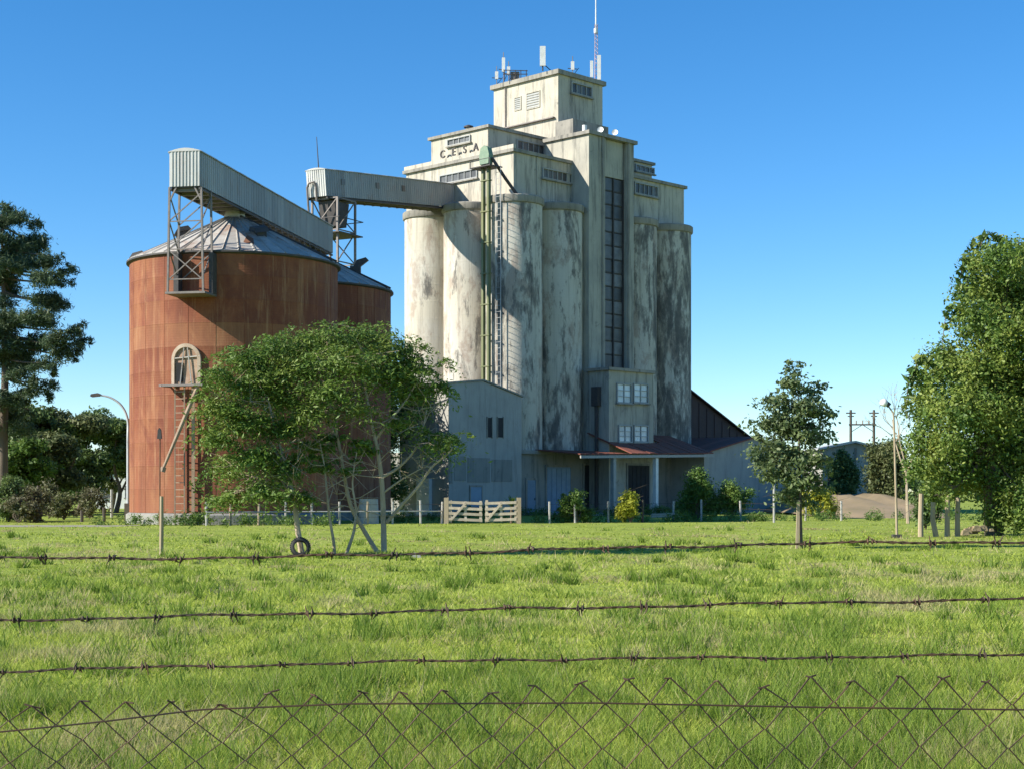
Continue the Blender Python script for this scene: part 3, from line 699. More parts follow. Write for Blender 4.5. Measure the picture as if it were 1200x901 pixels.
lp.bar(on_face(-1.0, hz0, 0.72), on_face(1.0, hz0, 0.72), 0.09).bar(on_face(-1.0, hz0, 0.4), on_face(1.0, hz0, 0.4), 0.3, 0.04)
lp.build('platform', M['steel'], s1)
lrm = simple('ladder_steel', (0.36, 0.27, 0.19), (0.24, 0.16, 0.11), 3)
for w in (-0.42, 0.05): MB().bar(on_face(w, 0.0, 0.35), on_face(w, hz0, 0.35), 0.06).build('ladder_rail', lrm, s1)
MB().bar(on_face(0.45, 0.0, 0.30), on_face(0.45, hz0, 0.30), 0.15, 0.1).build('downpipe', simple('downpipe_steel', (0.40, 0.29, 0.2), (0.27, 0.17, 0.11), 3), s1)
rg = MB().bar(on_face(-0.42, 0, 0.35), on_face(0.05, 0, 0.35), 0.035).mesh('rung', lrm)
for i in range(int(hz0/0.33)): inst('rung', rg, s1, (0, 0, 0.35+i*0.33))
pA = sface(233, 450, 0.5); pB = sface(192, 547, 0.9)
MB().tube([pA, pA*0.5+pB*0.5, pB], [0.10, 0.10, 0.07], 8).tube([pB, pB+Vector((-0.06, -0.02, -0.22))], 0.13, 8).build('chute', lrm, s1)
# hatches and vents on the roof
def roof_pt(a, f, out=0.0):   # f: 0 at the apex, 1 at the eave
    r = RS*f; return Vector((r*math.cos(a), r*math.sin(a), ZT+(ZE-ZT)*f+out))
for a, f, nm in ((math.radians(-155), 0.5, 'roof_hatch'), (math.radians(-55), 0.55, 'roof_hatch'), (math.radians(178), 0.93, 'roof_vent')):
    p = roof_pt(a, f)
    o = MB().box(-0.3, 0.3, -0.25, 0.25, -0.1, 0.28).prism([(-0.42, 0.28), (0.42, 0.28), (0.2, 0.5), (-0.3, 0.5)], -0.36, 0.36, 'y').build(nm, M['dark'], s1, p); o.rotation_euler = (0.2, 0.25, a)
o = MB().prism([(0.0, 0.0), (0.55, 0.0), (0.45, 0.5), (0.1, 0.8)], -0.02, 0.02, 'y').build('patch_sheet', M['rust_edge'], s1, roof_pt(math.radians(-75), 0.82, 0.05)); o.rotation_euler = (-0.9, 0, 0)
b = MB().box(-0.3, 0.3, -0.2, 0.2, 0.0, 0.5).prism([(-0.1, 0.5), (0.3, 0.5), (0.75, 0.85), (0.6, 1.0), (0.1, 0.85)], -0.18, 0.18, 'y')
b.build('roof_vent', M['dark'], s2, roof_pt(math.radians(-5), 0.62))
# stairs up the right slope of each roof
for so in (s1, s2):
    a = math.radians(-12); b = MB()
    for w in (-0.3, 0.3):
        q = Vector((-math.sin(a)*w, math.cos(a)*w, 0))
        b.bar(roof_pt(a, 1.02, 0.16)+q, roof_pt(a, 0.08, 0.16)+q, 0.07, 0.16)
    for i in range(18): b.bar(roof_pt(a, 1-i*0.052, 0.18)+Vector((-math.sin(a)*0.3, math.cos(a)*0.3, 0)), roof_pt(a, 1-i*0.052, 0.18)-Vector((-math.sin(a)*0.3, math.cos(a)*0.3, 0)), 0.12, 0.04)
    b.build('roof_stair', M['dark'], so)

# ------------------------------------------------------------------ conveyor galleries
def sheet_mesh(name, w, h, ribs, mat, amp=0.03):
    pts = []
    for i in range(ribs):
        x0 = w*i/ribs; d = w/ribs
        pts += [(x0, 0), (x0+d*0.55, 0), (x0+d*0.65, amp), (x0+d*0.9, amp)]
    pts.append((w, 0)); b = MB(); n = len(pts)
    for z in (0, h): b.v += [(x, -y, z) for x, y in pts] + [(x, -y+0.015, z) for x, y in pts]
    for i in range(n-1):
        b.f += [(i, i+1, 2*n+i+1, 2*n+i), (n+i, n+i+1, 3*n+i+1, 3*n+i), (i, i+1, n+i+1, n+i), (2*n+i, 2*n+i+1, 3*n+i+1, 3*n+i)]
    return b.mesh(name, mat)
def gallery(A, Bp, w, h, name, label, arch, ends, mats):
    A, Bp = Vector(A), Vector(Bp); d = Bp-A; L = d.length; yaw = math.atan2(d.y, d.x); pitch = math.asin(d.z/L)
    g = empty(name, A); g.rotation_euler = (0, -pitch, yaw); tag(g, label, 'conveyor', 'conveyor galleries')
    n = max(3, round(L/1.0)); sw = L/n
    sm = sheet_mesh('side_sheet', sw-0.012, h, 4, mats[0])
    for i in range(n):
        inst('side_sheet', sm, g, (i*sw+0.006, -w/2, 0))
        inst('side_sheet', sm, g, ((i+1)*sw-0.006, w/2, 0), (0, 0, math.pi))
    em = sheet_mesh('end_sheet', w/3-0.01, h, 3, mats[1], 0.035)
    for k in range(3):
        if ends[0]: inst('end_sheet', em, g, (-0.02, w/2-k*w/3, 0), (0, 0, -math.pi/2))
        if ends[1]: inst('end_sheet', em, g, (L+0.02, -w/2+k*w/3, 0), (0, 0, math.pi/2))
    poly = []
    for i in range(9):
        t = i/8; poly.append((-w/2-0.08+(w+0.16)*t, h+0.01+arch*math.sin(math.pi*t)))
    poly += [(x, z-0.05) for x, z in reversed(poly)]
    rs = MB()
    rme = MB().prism(poly, 0, sw+0.02, 'x').mesh('roof_sheet', mats[0], True)
    for i in range(n): inst('roof_sheet', rme, g, (i*sw-0.01, 0, 0.006*(i % 2)))
    if ends[0]: MB().prism(poly[:9], -0.06, -0.03, 'x').build('gable_sheet', mats[1], g)
    MB().box(0.05, L-0.05, -w/2+0.06, w/2-0.06, -0.06, 0.0).build('floor', M['dark'], g)
    for s in (-1, 1): MB().box(0, L, s*(w/2-0.03)-0.05, s*(w/2-0.03)+0.05, -0.16, -0.062).build('bottom_rail', M['dark'], g)
    jm = MB().box(0, 0.08, -w/2+0.05, w/2-0.05, -0.2, -0.065).mesh('joist', M['steel'])
    for i in range(n): inst('joist', jm, g, (i*sw+0.2, 0, 0))
    return g, L
gd = (S2-S1).normalized()
A1 = S1 - gd*6.6; B1 = S1 + gd*14.6
A1.z = 15.75; B1.z = 15.75
g1, L1 = gallery(A1, B1, 1.5, 1.62, 'conveyor_gallery', 'long grey sheet metal conveyor gallery over the silo roofs', 0.16, (1, 1), (M['clad'], M['clad_pale']))
# head frame standing in front of the near silo wall
hd = MB(); hx0, hx1 = 0.05, 1.25
for x in (hx0, hx1):
    for y in (-0.78, 0.78):
        MB().bar((x, y*1.0, 0), (x, y*1.12, -4.95), 0.09).build('leg', M['steel'], g1)
for z0_, z1_ in ((-0.3, -1.6), (-1.6, -2.9), (-2.95, -4.3)):
    for x in (hx0, hx1):
        hd.bar((x, -0.8, z0_), (x, 0.82, z1_), 0.05)
    hd.bar((hx0, -0.8, z1_), (hx0, 0.8, z1_), 0.05).bar((hx0, 0.8, z0_), (hx1, 0.8, z1_), 0.05).bar((hx0, -0.8, z1_), (hx1, -0.8, z0_), 0.05)
hd.bar((hx0, -0.8, -4.3), (hx0, 0.8, -2.95), 0.05)
for y in (-0.8, 0.8): hd.bar((hx0, y*0.55, 0), (hx0, y, -0.7), 0.07)
hd.build('brace', M['steel'], g1)
MB().box(-0.02, 1.6, -0.98, 0.98, -4.98, -4.88).build('platform', M['steel'], g1)
MB().box(0.95, 1.55, -0.98, -0.80, -4.87, -2.95).build('dark_strip', M['dark'], g1); MB().box(0.95, 1.55, 0.72, 0.96, -4.87, -2.95).build('dark_strip', M['dark'], g1)  # dark strips either side of the frame; the right one paints a cast shadow
for s in (9.0, 11.0, 13.2, 16.0):
    b = MB()
    for y in (-0.6, 0.6): b.bar((s, y, -0.05), (s+0.1, y*1.3, -1.9 if s < 12 else -1.2), 0.06)
    b.bar((s, -0.6, -0.9), (s, 0.6, -0.3), 0.04); b.build('support', M['steel'], g1)
b = MB().bar((8.5, -0.95, -0.55), (20.5, -0.95, -0.55), 0.06)
for i in range(13): b.bar((8.5+i, -0.75, -0.05), (8.5+i, -0.95, -0.55), 0.035)
b.build('hanger', M['steel'], g1)
G2a = W(372, 231, 97.0); G2b = loc_uv(-0.25, 6.2, 21.35)
g2, L2 = gallery(G2a, G2b, 1.45, 1.62, 'conveyor_gallery', 'shorter grey conveyor gallery joining the bins to the transfer tower', 0.12, (1, 0), (M['clad'], M['clad_pale']))
for s in (1.6, 5.5, 8.6): MB().box(s, s+0.36, -0.78, -0.70, 0.75, 1.12).build('window', M['glassdark'], g2)
MB().tube([(-0.25, 0.55, -0.9), (-0.25, 0.55, 0.6), (-0.2, 0.42, 0.85), (-0.15, 0.1, 0.9), (-0.1, 0.0, 0.6), (-0.1, 0, -0.3)], 0.07, 8).build('dust_pipe', M['steel'], g2)
MB().tube([(0.6, 0.2, 1.7), (0.6, 0.2, 3.7)], [0.04, 0.02], 5).build('aerial', M['dark'], g2)
# transfer tower
tw = empty('transfer_tower', (G2a.x+0.9, G2a.y+0.9, 0), g2.rotation_euler[2]); tag(tw, 'open lattice transfer tower behind the farther silo', 'tower')
h = 19.55; q = 0.95
for x in (-q, q):
    for y in (-q, q): MB().bar((x, y, 0), (x, y, h), 0.12).build('leg', M['steel'], tw)
b = MB()
for i in range(10):
    z0_ = i*h/10; z1_ = (i+1)*h/10
    for (a, c) in (((-q, -q), (q, -q)), ((q, -q), (q, q)), ((q, q), (-q, q)), ((-q, q), (-q, -q))):
        b.bar((*a, z0_), (*c, z1_), 0.06).bar((*a, z1_), (*c, z1_), 0.07)
b.build('brace', M['steel'], tw)
MB().prism([(-0.5, 17.9), (0.5, 17.9), (0.8, 19.4), (-0.8, 19.4)], -0.6, 0.6, 'y').build('hopper', M['dark'], tw)
b = MB().box(-1.3, 1.3, -1.3, 1.3, 17.35, 17.42)
for x in (-1.3, 1.3): b.bar((x, -1.3, 18.3), (x, 1.3, 18.3), 0.05).bar((-1.3, x, 18.3), (1.3, x, 18.3), 0.05)
b.build('platform', M['dark'], tw)

# ------------------------------------------------------------------ trees and shrubs
def leaves(g, clumps, per_m3, size, aspect, flat, up=0.5, mat=None, nmax=60000, sub=0.33, droop=0.0, spray=38, core=0.45):
    """leaf-sized quads gathered in small sprays all through the clumps (x, y, z, rx, ry, rz)"""
    C = np.array(clumps, float); vol = C[:, 3]*C[:, 4]*C[:, 5]*4.19
    n_leaf = np.maximum(60, vol*per_m3); n_leaf *= min(1.0, nmax/n_leaf.sum())
    out = []; rn = []
    for c, nl in zip(C, n_leaf.astype(int)):
        ns = max(4, int(nl/spray)); m = max(1, nl//ns)
        dirs = g.normal(size=(ns, 3)); dirs /= np.linalg.norm(dirs, axis=1)[:, None]
        rr = g.random(ns)**core*(0.88+0.25*g.random(ns))
        P = c[:3] + dirs*rr[:, None]*c[3:6]
        sr = sub*(0.6+0.8*g.random(ns))*np.mean(c[3:6])*0.62
        cen = np.repeat(P, m, 0); rad = np.repeat(sr, m)
        off = g.normal(size=(ns*m, 3))*rad[:, None]*np.array([1, 1, flat])
        off[:, 2] -= droop*(off[:, 0]**2+off[:, 1]**2)/np.maximum(rad, 0.05)
        pos = cen+off
        nrm = g.normal(size=(ns*m, 3))*0.8 + np.repeat(dirs, m, 0)*0.5; nrm[:, 2] += up
        nrm /= np.linalg.norm(nrm, axis=1)[:, None]
        t = np.cross(nrm, g.normal(size=(ns*m, 3))); t /= np.linalg.norm(t, axis=1)[:, None]+1e-9
        bt = np.cross(nrm, t)
        s = size*(0.6+0.8*g.random(ns*m))[:, None]
        q = np.stack([pos-t*s*0.5, pos+bt*s*aspect*0.5+t*s*0.05, pos+t*s*0.5, pos-bt*s*aspect*0.5+t*s*0.05], 1)
        out.append(q.reshape(-1, 3)); rn.append(np.clip(np.repeat(g.random(ns), m)*0.6+g.random(ns*m)*0.4, 0, 1))
    return np.concatenate(out), np.concatenate(rn)

def smooth_path(pts, n=4):
    pts = [Vector(p) for p in pts]; out = []
    for i in range(len(pts)-1):
        p0 = pts[max(i-1, 0)]; p1 = pts[i]; p2 = pts[i+1]; p3 = pts[min(i+2, len(pts)-1)]
        for k in range(n):
            t = k/n; out.append(0.5*((2*p1)+(p2-p0)*t+(2*p0-5*p1+4*p2-p3)*t*t+(3*p1-p0-3*p2+p3)*t**3))
    out.append(pts[-1]); return out

def tree(name, label, base, limbs, clumps, leaf, bark, per=900, size=0.16, aspect=0.45, flat=0.55, seed=1, cat='tree', group=None,
         twigs=3, nmax=40000, up=0.5, sub=0.33, bare=0, droop=0.0, spray=38, core=0.45):
    g = np.random.default_rng(seed); r = random.Random(seed)
    b0 = Vector(base); o = empty(name, b0); tag(o, label, cat, group)
    mb = MB(); nodes = []
    for pts, r0, r1 in limbs:
        sp = smooth_path([Vector(p)-b0 for p in pts]); n = len(sp)
        mb.tube(sp, [r0+(r1-r0)*i/(n-1) for i in range(n)], 7)
        nodes += [(p, r0+(r1-r0)*i/(n-1)) for i, p in enumerate(sp) if i > n*0.35]
    CL = [tuple(np.array(c[:3])-np.array(b0))+tuple(c[3:]) for c in clumps]
    ends = []
    for c in CL:
        cc = Vector(c[:3]); p, rad = min(nodes, key=lambda q: (q[0]-cc).length + max(0, q[0].z-cc.z)*0.8)
        mid = (p+cc)/2 + Vector((r.uniform(-.2, .2), r.uniform(-.2, .2), -0.08*(cc-p).length))
        rb = min(rad*0.7, 0.015+0.02*(cc-p).length)
        mb.tube(smooth_path([p, mid, cc], 3), [rb*(1-0.75*i/6) for i in range(7)], 5)
        for k in range(twigs):
            e = cc + Vector((r.gauss(0, .5)*c[3], r.gauss(0, .5)*c[4], r.gauss(0.1, .5)*c[5]))
            s0 = mid.lerp(cc, r.uniform(0.2, 1.0))
            mb.tube([s0, (s0+e)/2+Vector((0, 0, r.uniform(-.08, .12))), e], [rb*0.45, rb*0.3, rb*0.12], 4, False)
    for k in range(bare):
        p, rad = r.choice(nodes)
        d = Vector((r.gauss(0, 1), r.gauss(0, 1), r.gauss(0.25, .5))).normalized()*r.uniform(0.4, 1.2)
        m = p+d*0.5+Vector((r.uniform(-.1, .1), 0, r.uniform(-.1, .15)))
        mb.tube([p, m, p+d], [0.014, 0.010, 0.004], 4, False)
        for _ in range(3):
            e = m + Vector((r.gauss(0, .35), r.gauss(0, .35), r.gauss(.1, .3))); mb.tube([m, e], [0.008, 0.003], 3, False)
    mb.build('trunk', bark, o, smooth=True)
    V, rn = leaves(g, CL, per, size, aspect, flat, up, None, nmax, sub, droop, spray, core)
    inst('crown', fast_mesh('crown', V, 4, leaf, {'rnd': rn}), o)
    return o
def cp(lst, d, jit=0.5, seed=3, ry=1.0, rz=1.0):
    """crown clumps given as (px, py, rx px, ry px)"""
    r = random.Random(seed); out = []
    for px, py, a, c in lst:
        dd = d + r.uniform(-jit, jit); p = W(px, py, dd); out.append((p.x, p.y, p.z, a/F*dd, a/F*dd*ry, c/F*dd*rz))
    return out
def pp(lst, d, dz=0.0): return [W(x, y, d+dz*i) for i, (x, y) in enumerate(lst)]

# the clump of feathery trees in the meadow
D = 39.5
tree('acacia_tree', 'feathery green tree with forked pale trunks and a long side limb', (W(449, 650, D).x, D, 0),
     [(pp([(450, 652), (449, 600), (447, 560), (441, 520), (433, 485), (428, 450), (430, 420)], D), 0.08, 0.02),
      (pp([(447, 652), (438, 640), (423, 615), (411, 592), (404, 560), (399, 530), (393, 500), (385, 470), (378, 440), (372, 415)], D, -0.05), 0.065, 0.02),
      (pp([(397, 522), (388, 500), (376, 485), (360, 455)], D, -0.05), 0.05, 0.02),
      (pp([(453, 612), (470, 592), (490, 570), (505, 548), (518, 537), (530, 526)], D, -0.1), 0.05, 0.018),
      (pp([(446, 560), (470, 545), (490, 520), (500, 480)], D, 0.1), 0.045, 0.015),
      (pp([(440, 515), (455, 495), (475, 470), (490, 445)], D, 0.1), 0.04, 0.015),
      (pp([(448, 578), (470, 562), (495, 548)], D, -0.1), 0.03, 0.012)],
     cp([(345, 402, 48, 20), (385, 392, 50, 18), (425, 390, 46, 18), (465, 405, 42, 20), (495, 428, 34, 20), (512, 450, 26, 15), (405, 420, 52, 22),
         (350, 432, 48, 24), (445, 432, 42, 22), (330, 462, 38, 22), (480, 455, 32, 18), (390, 455, 42, 18), (515, 517, 30, 13), (528, 510, 26, 12), (505, 505, 22, 11), (470, 490, 26, 16), (365, 480, 30, 18), (420, 478, 28, 14)], D, 0.8, 5, 1.25, 0.74),
     M['l_acacia'], M['bark_pale'], 3400, 0.115, 0.34, 0.13, 5, group='trees clumped in the meadow', twigs=7, nmax=33000, up=1.3, sub=0.62, bare=80, droop=0.35, spray=95, core=0.6)
tree('acacia_tree', 'bushy green tree with an old tyre leaning on its trunk', (W(352, 657, 38.6).x, 38.6, 0),
     [(pp([(355, 658), (352, 640), (348, 615), (345, 590), (338, 560), (330, 530), (322, 500), (315, 470)], 38.6), 0.085, 0.025),
      (pp([(342, 575), (325, 560), (300, 545), (280, 530)], 38.6), 0.035, 0.012), (pp([(334, 545), (310, 510), (285, 480), (270, 455)], 38.6), 0.035, 0.012)],
     cp([(258, 440, 28, 18), (290, 418, 38, 20), (262, 470, 30, 20), (300, 450, 36, 22), (256, 505, 26, 20), (290, 490, 34, 22), (262, 545, 28, 20), (300, 530, 34, 22),
         (270, 580, 28, 16), (305, 570, 30, 18), (335, 545, 26, 20), (328, 500, 30, 20), (345, 580, 26, 13)], 38.6, 0.7, 8, 1.2, 0.78),
     M['l_acacia'], M['bark_pale'], 3200, 0.115, 0.34, 0.15, 9, group='trees clumped in the meadow', twigs=6, nmax=24000, up=1.2, sub=0.62, bare=50, droop=0.35, spray=95, core=0.6)
tree('sapling', 'slim upright sapling stem between the tyre tree and the forked tree', (W(391, 652, 39).x, 39, 0),
     [(pp([(392, 654), (391, 635), (386, 605), (383, 575), (380, 545), (374, 515)], 39), 0.045, 0.015)],
     cp([(372, 520, 24, 16), (380, 548, 22, 12), (360, 540, 18, 12)], 39, 0.3, 2), M['l_acacia'], M['bark_pale'], 2000, 0.14, 0.38, 0.45, 12, group='trees clumped in the meadow', twigs=4, bare=10, up=0.8)
tree('sapling', 'leaning pale sapling stem just beside the forked tree base', (W(405, 653, 39.2).x, 39.2, 0),
     [(pp([(403, 655), (409, 640), (415, 620), (417, 595), (413, 565), (418, 530)], 39.2), 0.05, 0.015)],
     cp([(418, 525, 22, 14), (412, 550, 18, 11)], 39.2, 0.3, 6), M['l_acacia'], M['bark_pale'], 1800, 0.14, 0.38, 0.45, 13, group='trees clumped in the meadow', twigs=4, bare=12, up=0.8)
# old tyre
ty = empty('tyre', (W(352, 657, 38.35).x, 38.35, 0.0)); tag(ty, 'old black tyre leaning against the trunk of the bushy tree', 'tyre'); ty.scale = (0.66, 0.66, 0.66)
prof = []
for i in range(13):
    a = math.pi*(-0.62+1.24*i/12)
    prof.append((0.27+0.105*math.cos(a), 0.10*math.sin(a)))
b = MB().lathe(prof, 36); t = b.build('tread', M['rubber'], ty, smooth=True); t.location = (0, 0, 0.36); t.rotation_euler = (math.radians(75), 0, 0.25)
lg = MB()
for k in range(32):
    a = k*2*math.pi/32; c, s_ = math.cos(a), math.sin(a)
    lg.bar((0.372*c, 0.372*s_, -0.07), (0.372*c, 0.372*s_, 0.07), 0.03, 0.018)
lo = lg.build('tread_block', M['rubber'], ty); lo.location = t.location; lo.rotation_euler = t.rotation_euler

# dark tree between silo and bins, shading the lower bins
tree('shade_tree', 'dark dense tree standing between the farther silo and the bins', (-9.3, 100.0, 0),
     [([(-9.3, 100, 0), (-9.2, 100, 2.5), (-9.4, 100.1, 5), (-9.2, 100, 8)], 0.22, 0.06)],
     [(-9.6, 100, 9.6, 1.7, 1.7, 1.0), (-8.2, 100.3, 9.0, 1.6, 1.5, 1.0), (-7.0, 100.9, 8.6, 1.5, 1.3, 1.0), (-7.8, 102.6, 8.8, 1.5, 1.4, 1.1), (-8.6, 104.0, 8.2, 1.5, 1.5, 1.3), (-8.6, 104.0, 6.0, 1.5, 1.5, 1.3), (-6.2, 100.4, 7.0, 1.3, 1.2, 0.9), (-10.8, 99.8, 8.4, 1.6, 1.6, 1.2), (-9.2, 99.7, 7.4, 1.9, 1.7, 1.2), (-7.6, 99.6, 6.0, 1.6, 1.4, 1.1), (-10.6, 99.6, 6.2, 1.6, 1.5, 1.2), (-9.0, 99.5, 4.6, 1.8, 1.5, 1.1), (-8.2, 101.3, 5.5, 1.6, 1.5, 1.4), (-9.2, 101.5, 8.0, 1.6, 1.5, 1.4), (-9.0, 98.4, 3.0, 1.6, 1.5, 1.3), (-9.4, 98.2, 5.4, 1.6, 1.5, 1.4), (-9.0, 98.3, 7.6, 1.5, 1.4, 1.1), (-9.2, 100.3, 2.4, 1.5, 1.4, 1.2), (-7.6, 99.0, 1.6, 1.2, 1.2, 1.2), (-8.6, 102.0, 3.0, 1.6, 1.6, 1.4)],
     M['l_dark'], M['bark'], 520, 0.24, 0.5, 0.5, 31, twigs=4, nmax=42000, up=0.6)

# young conical tree with its stake
D = 44.0
yt = tree('young_tree', 'young bluish green conical tree standing alone in the meadow', (W(938, 642, D).x, D, 0),
     [(pp([(939, 643), (938, 600), (937, 550), (936, 500), (935, 440)], D), 0.05, 0.015)],
     cp([(933, 432, 14, 10), (928, 448, 22, 12), (948, 455, 18, 12), (912, 470, 24, 13), (938, 478, 26, 14), (958, 482, 20, 13), (905, 498, 26, 15), (932, 505, 30, 16), (960, 510, 22, 14), (968, 494, 10, 7),
         (900, 528, 25, 15), (928, 535, 30, 16), (956, 540, 24, 15), (905, 555, 24, 13), (932, 563, 28, 14), (955, 568, 20, 12), (920, 582, 24, 9), (942, 587, 20, 8), (888, 510, 8, 6), (890, 545, 12, 8)], D, 0.35, 4),
     M['l_small'], M['bark'], 1500, 0.13, 0.5, 0.6, 41, twigs=6, nmax=29000, up=0.45, sub=0.46, spray=45, core=0.55)
st = MB().bar((W(934, 0, 43.9).x, 43.9, -0.02), (W(935.5, 0, 43.9).x, 43.9, 1.35), 0.075).build('stake', M['wood']); tag(st, 'short wooden stake tied beside the young conical tree', 'stake')

# vine-covered tree at the right
D = 57.0
vt = tree('vine_tree', 'large tree smothered in yellow green vines at the right edge', (W(1160, 628, D).x, D, 0),
     [(pp([(1165, 630), (1162, 560), (1165, 480), (1170, 400), (1180, 330)], D), 0.35, 0.08), (pp([(1164, 540), (1130, 480), (1110, 440)], D), 0.15, 0.05), (pp([(1180, 560), (1215, 470), (1230, 400)], D), 0.18, 0.05)],
     cp([(1172, 305, 34, 22), (1195, 295, 30, 18), (1150, 335, 32, 22), (1185, 345, 45, 26), (1142, 368, 30, 20), (1175, 385, 45, 24), (1215, 330, 40, 40),
         (1105, 420, 30, 20), (1140, 425, 42, 26), (1185, 430, 48, 28), (1088, 445, 22, 16), (1085, 475, 24, 22), (1120, 470, 40, 28), (1165, 480, 45, 30), (1200, 475, 40, 30),
         (1078, 510, 20, 22), (1105, 520, 36, 28), (1150, 530, 42, 26), (1195, 530, 40, 30), (1080, 545, 22, 18), (1110, 560, 28, 20), (1150, 560, 34, 16), (1205, 580, 34, 36),
         (1230, 480, 45, 50), (1235, 400, 45, 50), (1180, 595, 28, 24), (1100, 582, 18, 14)], D, 1.6, 14, 1.35),
     M['l_vine'], M['bark'], 1300, 0.14, 0.5, 0.9, 51, twigs=3, nmax=120000, up=0.3, sub=0.34, droop=0.3)
# hanging sprays at the crown's rim
g = np.random.default_rng(77); sp = MB(); V = []
for (x, y, dx, dy) in ((1128, 365, -25, 50), (1150, 315, -18, 30), (1163, 292, -30, 12), (1092, 425, -22, 22), (1140, 310, -16, 34), (1170, 280, -24, 30), (1076, 440, -14, 40)):
    p0 = W(x, y, D-0.5)-vt.location; p1 = W(x+dx*0.7, y+dy*0.1-6, D-0.6)-vt.location; p2 = W(x+dx, y+dy, D-0.6)-vt.location
    path = smooth_path([p0, p1, p2], 5); sp.tube(path, 0.015, 4)
    for q in path:
        for k in range(7):
            c = np.array(q)+g.normal(0, 0.07, 3); t_ = g.normal(size=3)*0.09; n_ = g.normal(size=3)*0.05; V += [c-t_, c+n_, c+t_, c-n_]
sp.build('hanging_stem', M['bark'], vt)
V = np.array(V); inst('hanging_leaves', fast_mesh('hanging_leaves', V, 4, M['l_vine'], {'rnd': g.random(len(V)//4)*0.5}), vt)
for i, (px, y0, lab) in enumerate(((1079, 578, 'pale wooden post nearest the lamp pole under the vines'), (1093, 588, 'short leaning pale post under the vine tree, second from the lamp pole'), (1110, 580, 'pale wooden post under the vines, third from the lamp pole'), (1122, 582, 'thick pale post under the vines, farthest from the lamp pole'))):
    dd = 55.2+0.2*i; p = W(px, y0, dd)
    o = MB().tube([(p.x+(0.12 if i == 1 else 0), dd, 0), (p.x, dd, p.z*0.5), (p.x+0.02, dd, p.z)], [0.10, 0.09, 0.085], 8).build('post', M['wood'], smooth=True); tag(o, lab, 'post', 'posts under the vine tree')
p = W(1150, 622, 54.5); b = MB()
for k in range(16):
    a = R.uniform(0, 6.28); rr_ = R.uniform(0, 0.6); s_ = R.uniform(0.06, 0.16)
    b.add([(rr_*math.cos(a)*1.3+dx*s_, rr_*math.sin(a)+dy*s_, max(0, 0.35*(1-rr_)+dz*s_)) for dx, dy, dz in ((-1, -1, -.6), (1, -.8, -.5), (.9, 1, -.6), (-1, .8, -.5), (-.6, -.7, .7), (.7, -.5, .5), (.5, .7, .8), (-.7, .6, .6))],
          [(0, 3, 2, 1), (4, 5, 6, 7), (0, 1, 5, 4), (1, 2, 6, 5), (2, 3, 7, 6), (3, 0, 4, 7)])
o = b.build('rubble', M['earth'], None, (p.x, p.y, 0)); tag(o, 'small heap of reddish rubble under the vine tree', 'rubble', kind='stuff')

# pine at the left edge
D = 100.0
g = np.random.default_rng(5); pt = empty('pine_tree', (W(5, 600, D).x, D, 0)); tag(pt, 'tall dark pine with layered boughs at the left edge', 'tree')
b0 = pt.location.copy(); mb = MB()
trunkp = [W(3, 600, D), W(4, 520, D), W(6, 430, D), W(4, 340, D), W(2, 252, D)]
tp = smooth_path([p-b0 for p in trunkp], 6); mb.tube(tp, [0.38-0.33*i/24 for i in range(25)], 9)
pads = []
bough = [(30, 258, 20), (12, 250, 16), (45, 285, 22), (-20, 280, 24), (20, 290, 26), (60, 300, 16), (35, 310, 24), (72, 330, 14), (55, 325, 18), (-30, 330, 26), (80, 322, 10), (70, 355, 18), (40, 350, 24), (15, 345, 22), (62, 380, 20), (82, 388, 13), (30, 375, 22),
         (-30, 380, 26), (95, 404, 13), (88, 418, 15), (70, 405, 20), (40, 400, 22), (50, 425, 14), (30, 430, 22), (55, 445, 12), (60, 458, 9), (-25, 430, 26), (42, 450, 14), (20, 465, 18), (10, 405, 18), (-20, 480, 26), (10, 490, 18), (35, 480, 9), (10, 315, 20), (-5, 260, 18), (-50, 400, 22), (-55, 340, 20)]
for px, py, rx in bough:
    dd = D+g.uniform(-2.2, 2.2); p = W(px, py, dd)-b0; pads += [(p.x+g.normal(0, .35)*rx/F*D, p.y+g.normal(0, .5), p.z+g.normal(0, .28), rx/F*D*q_, rx/F*D*q_, g.uniform(0.3, 0.55)) for q_ in (0.85, 0.6, 0.55)]
    z0_ = min(p.z+g.uniform(0.2, 0.9), 18.5); a = Vector((0, 0, z0_)); m = (a+p)/2+Vector((0, 0, -0.1)); mb.tube(smooth_path([a, m, p], 3), [0.09-0.011*i for i in range(7)], 5)
for k in range(26):
    z_ = g.uniform(5.5, 18.6); a_ = g.uniform(0, 6.28); q_ = g.uniform(0.3, 1.9)*(1.15-z_/26); pads.append((q_*math.cos(a_), q_*math.sin(a_), z_, 0.9, 0.9, 0.5))
mb.build('trunk', M['bark'], pt, smooth=True)
V, rn = leaves(g, pads, 1500, 0.34, 0.16, 0.8, 0.4, None, 85000, 0.42)
inst('crown', fast_mesh('crown', V, 4, M['l_pine'], {'rnd': rn}), pt)

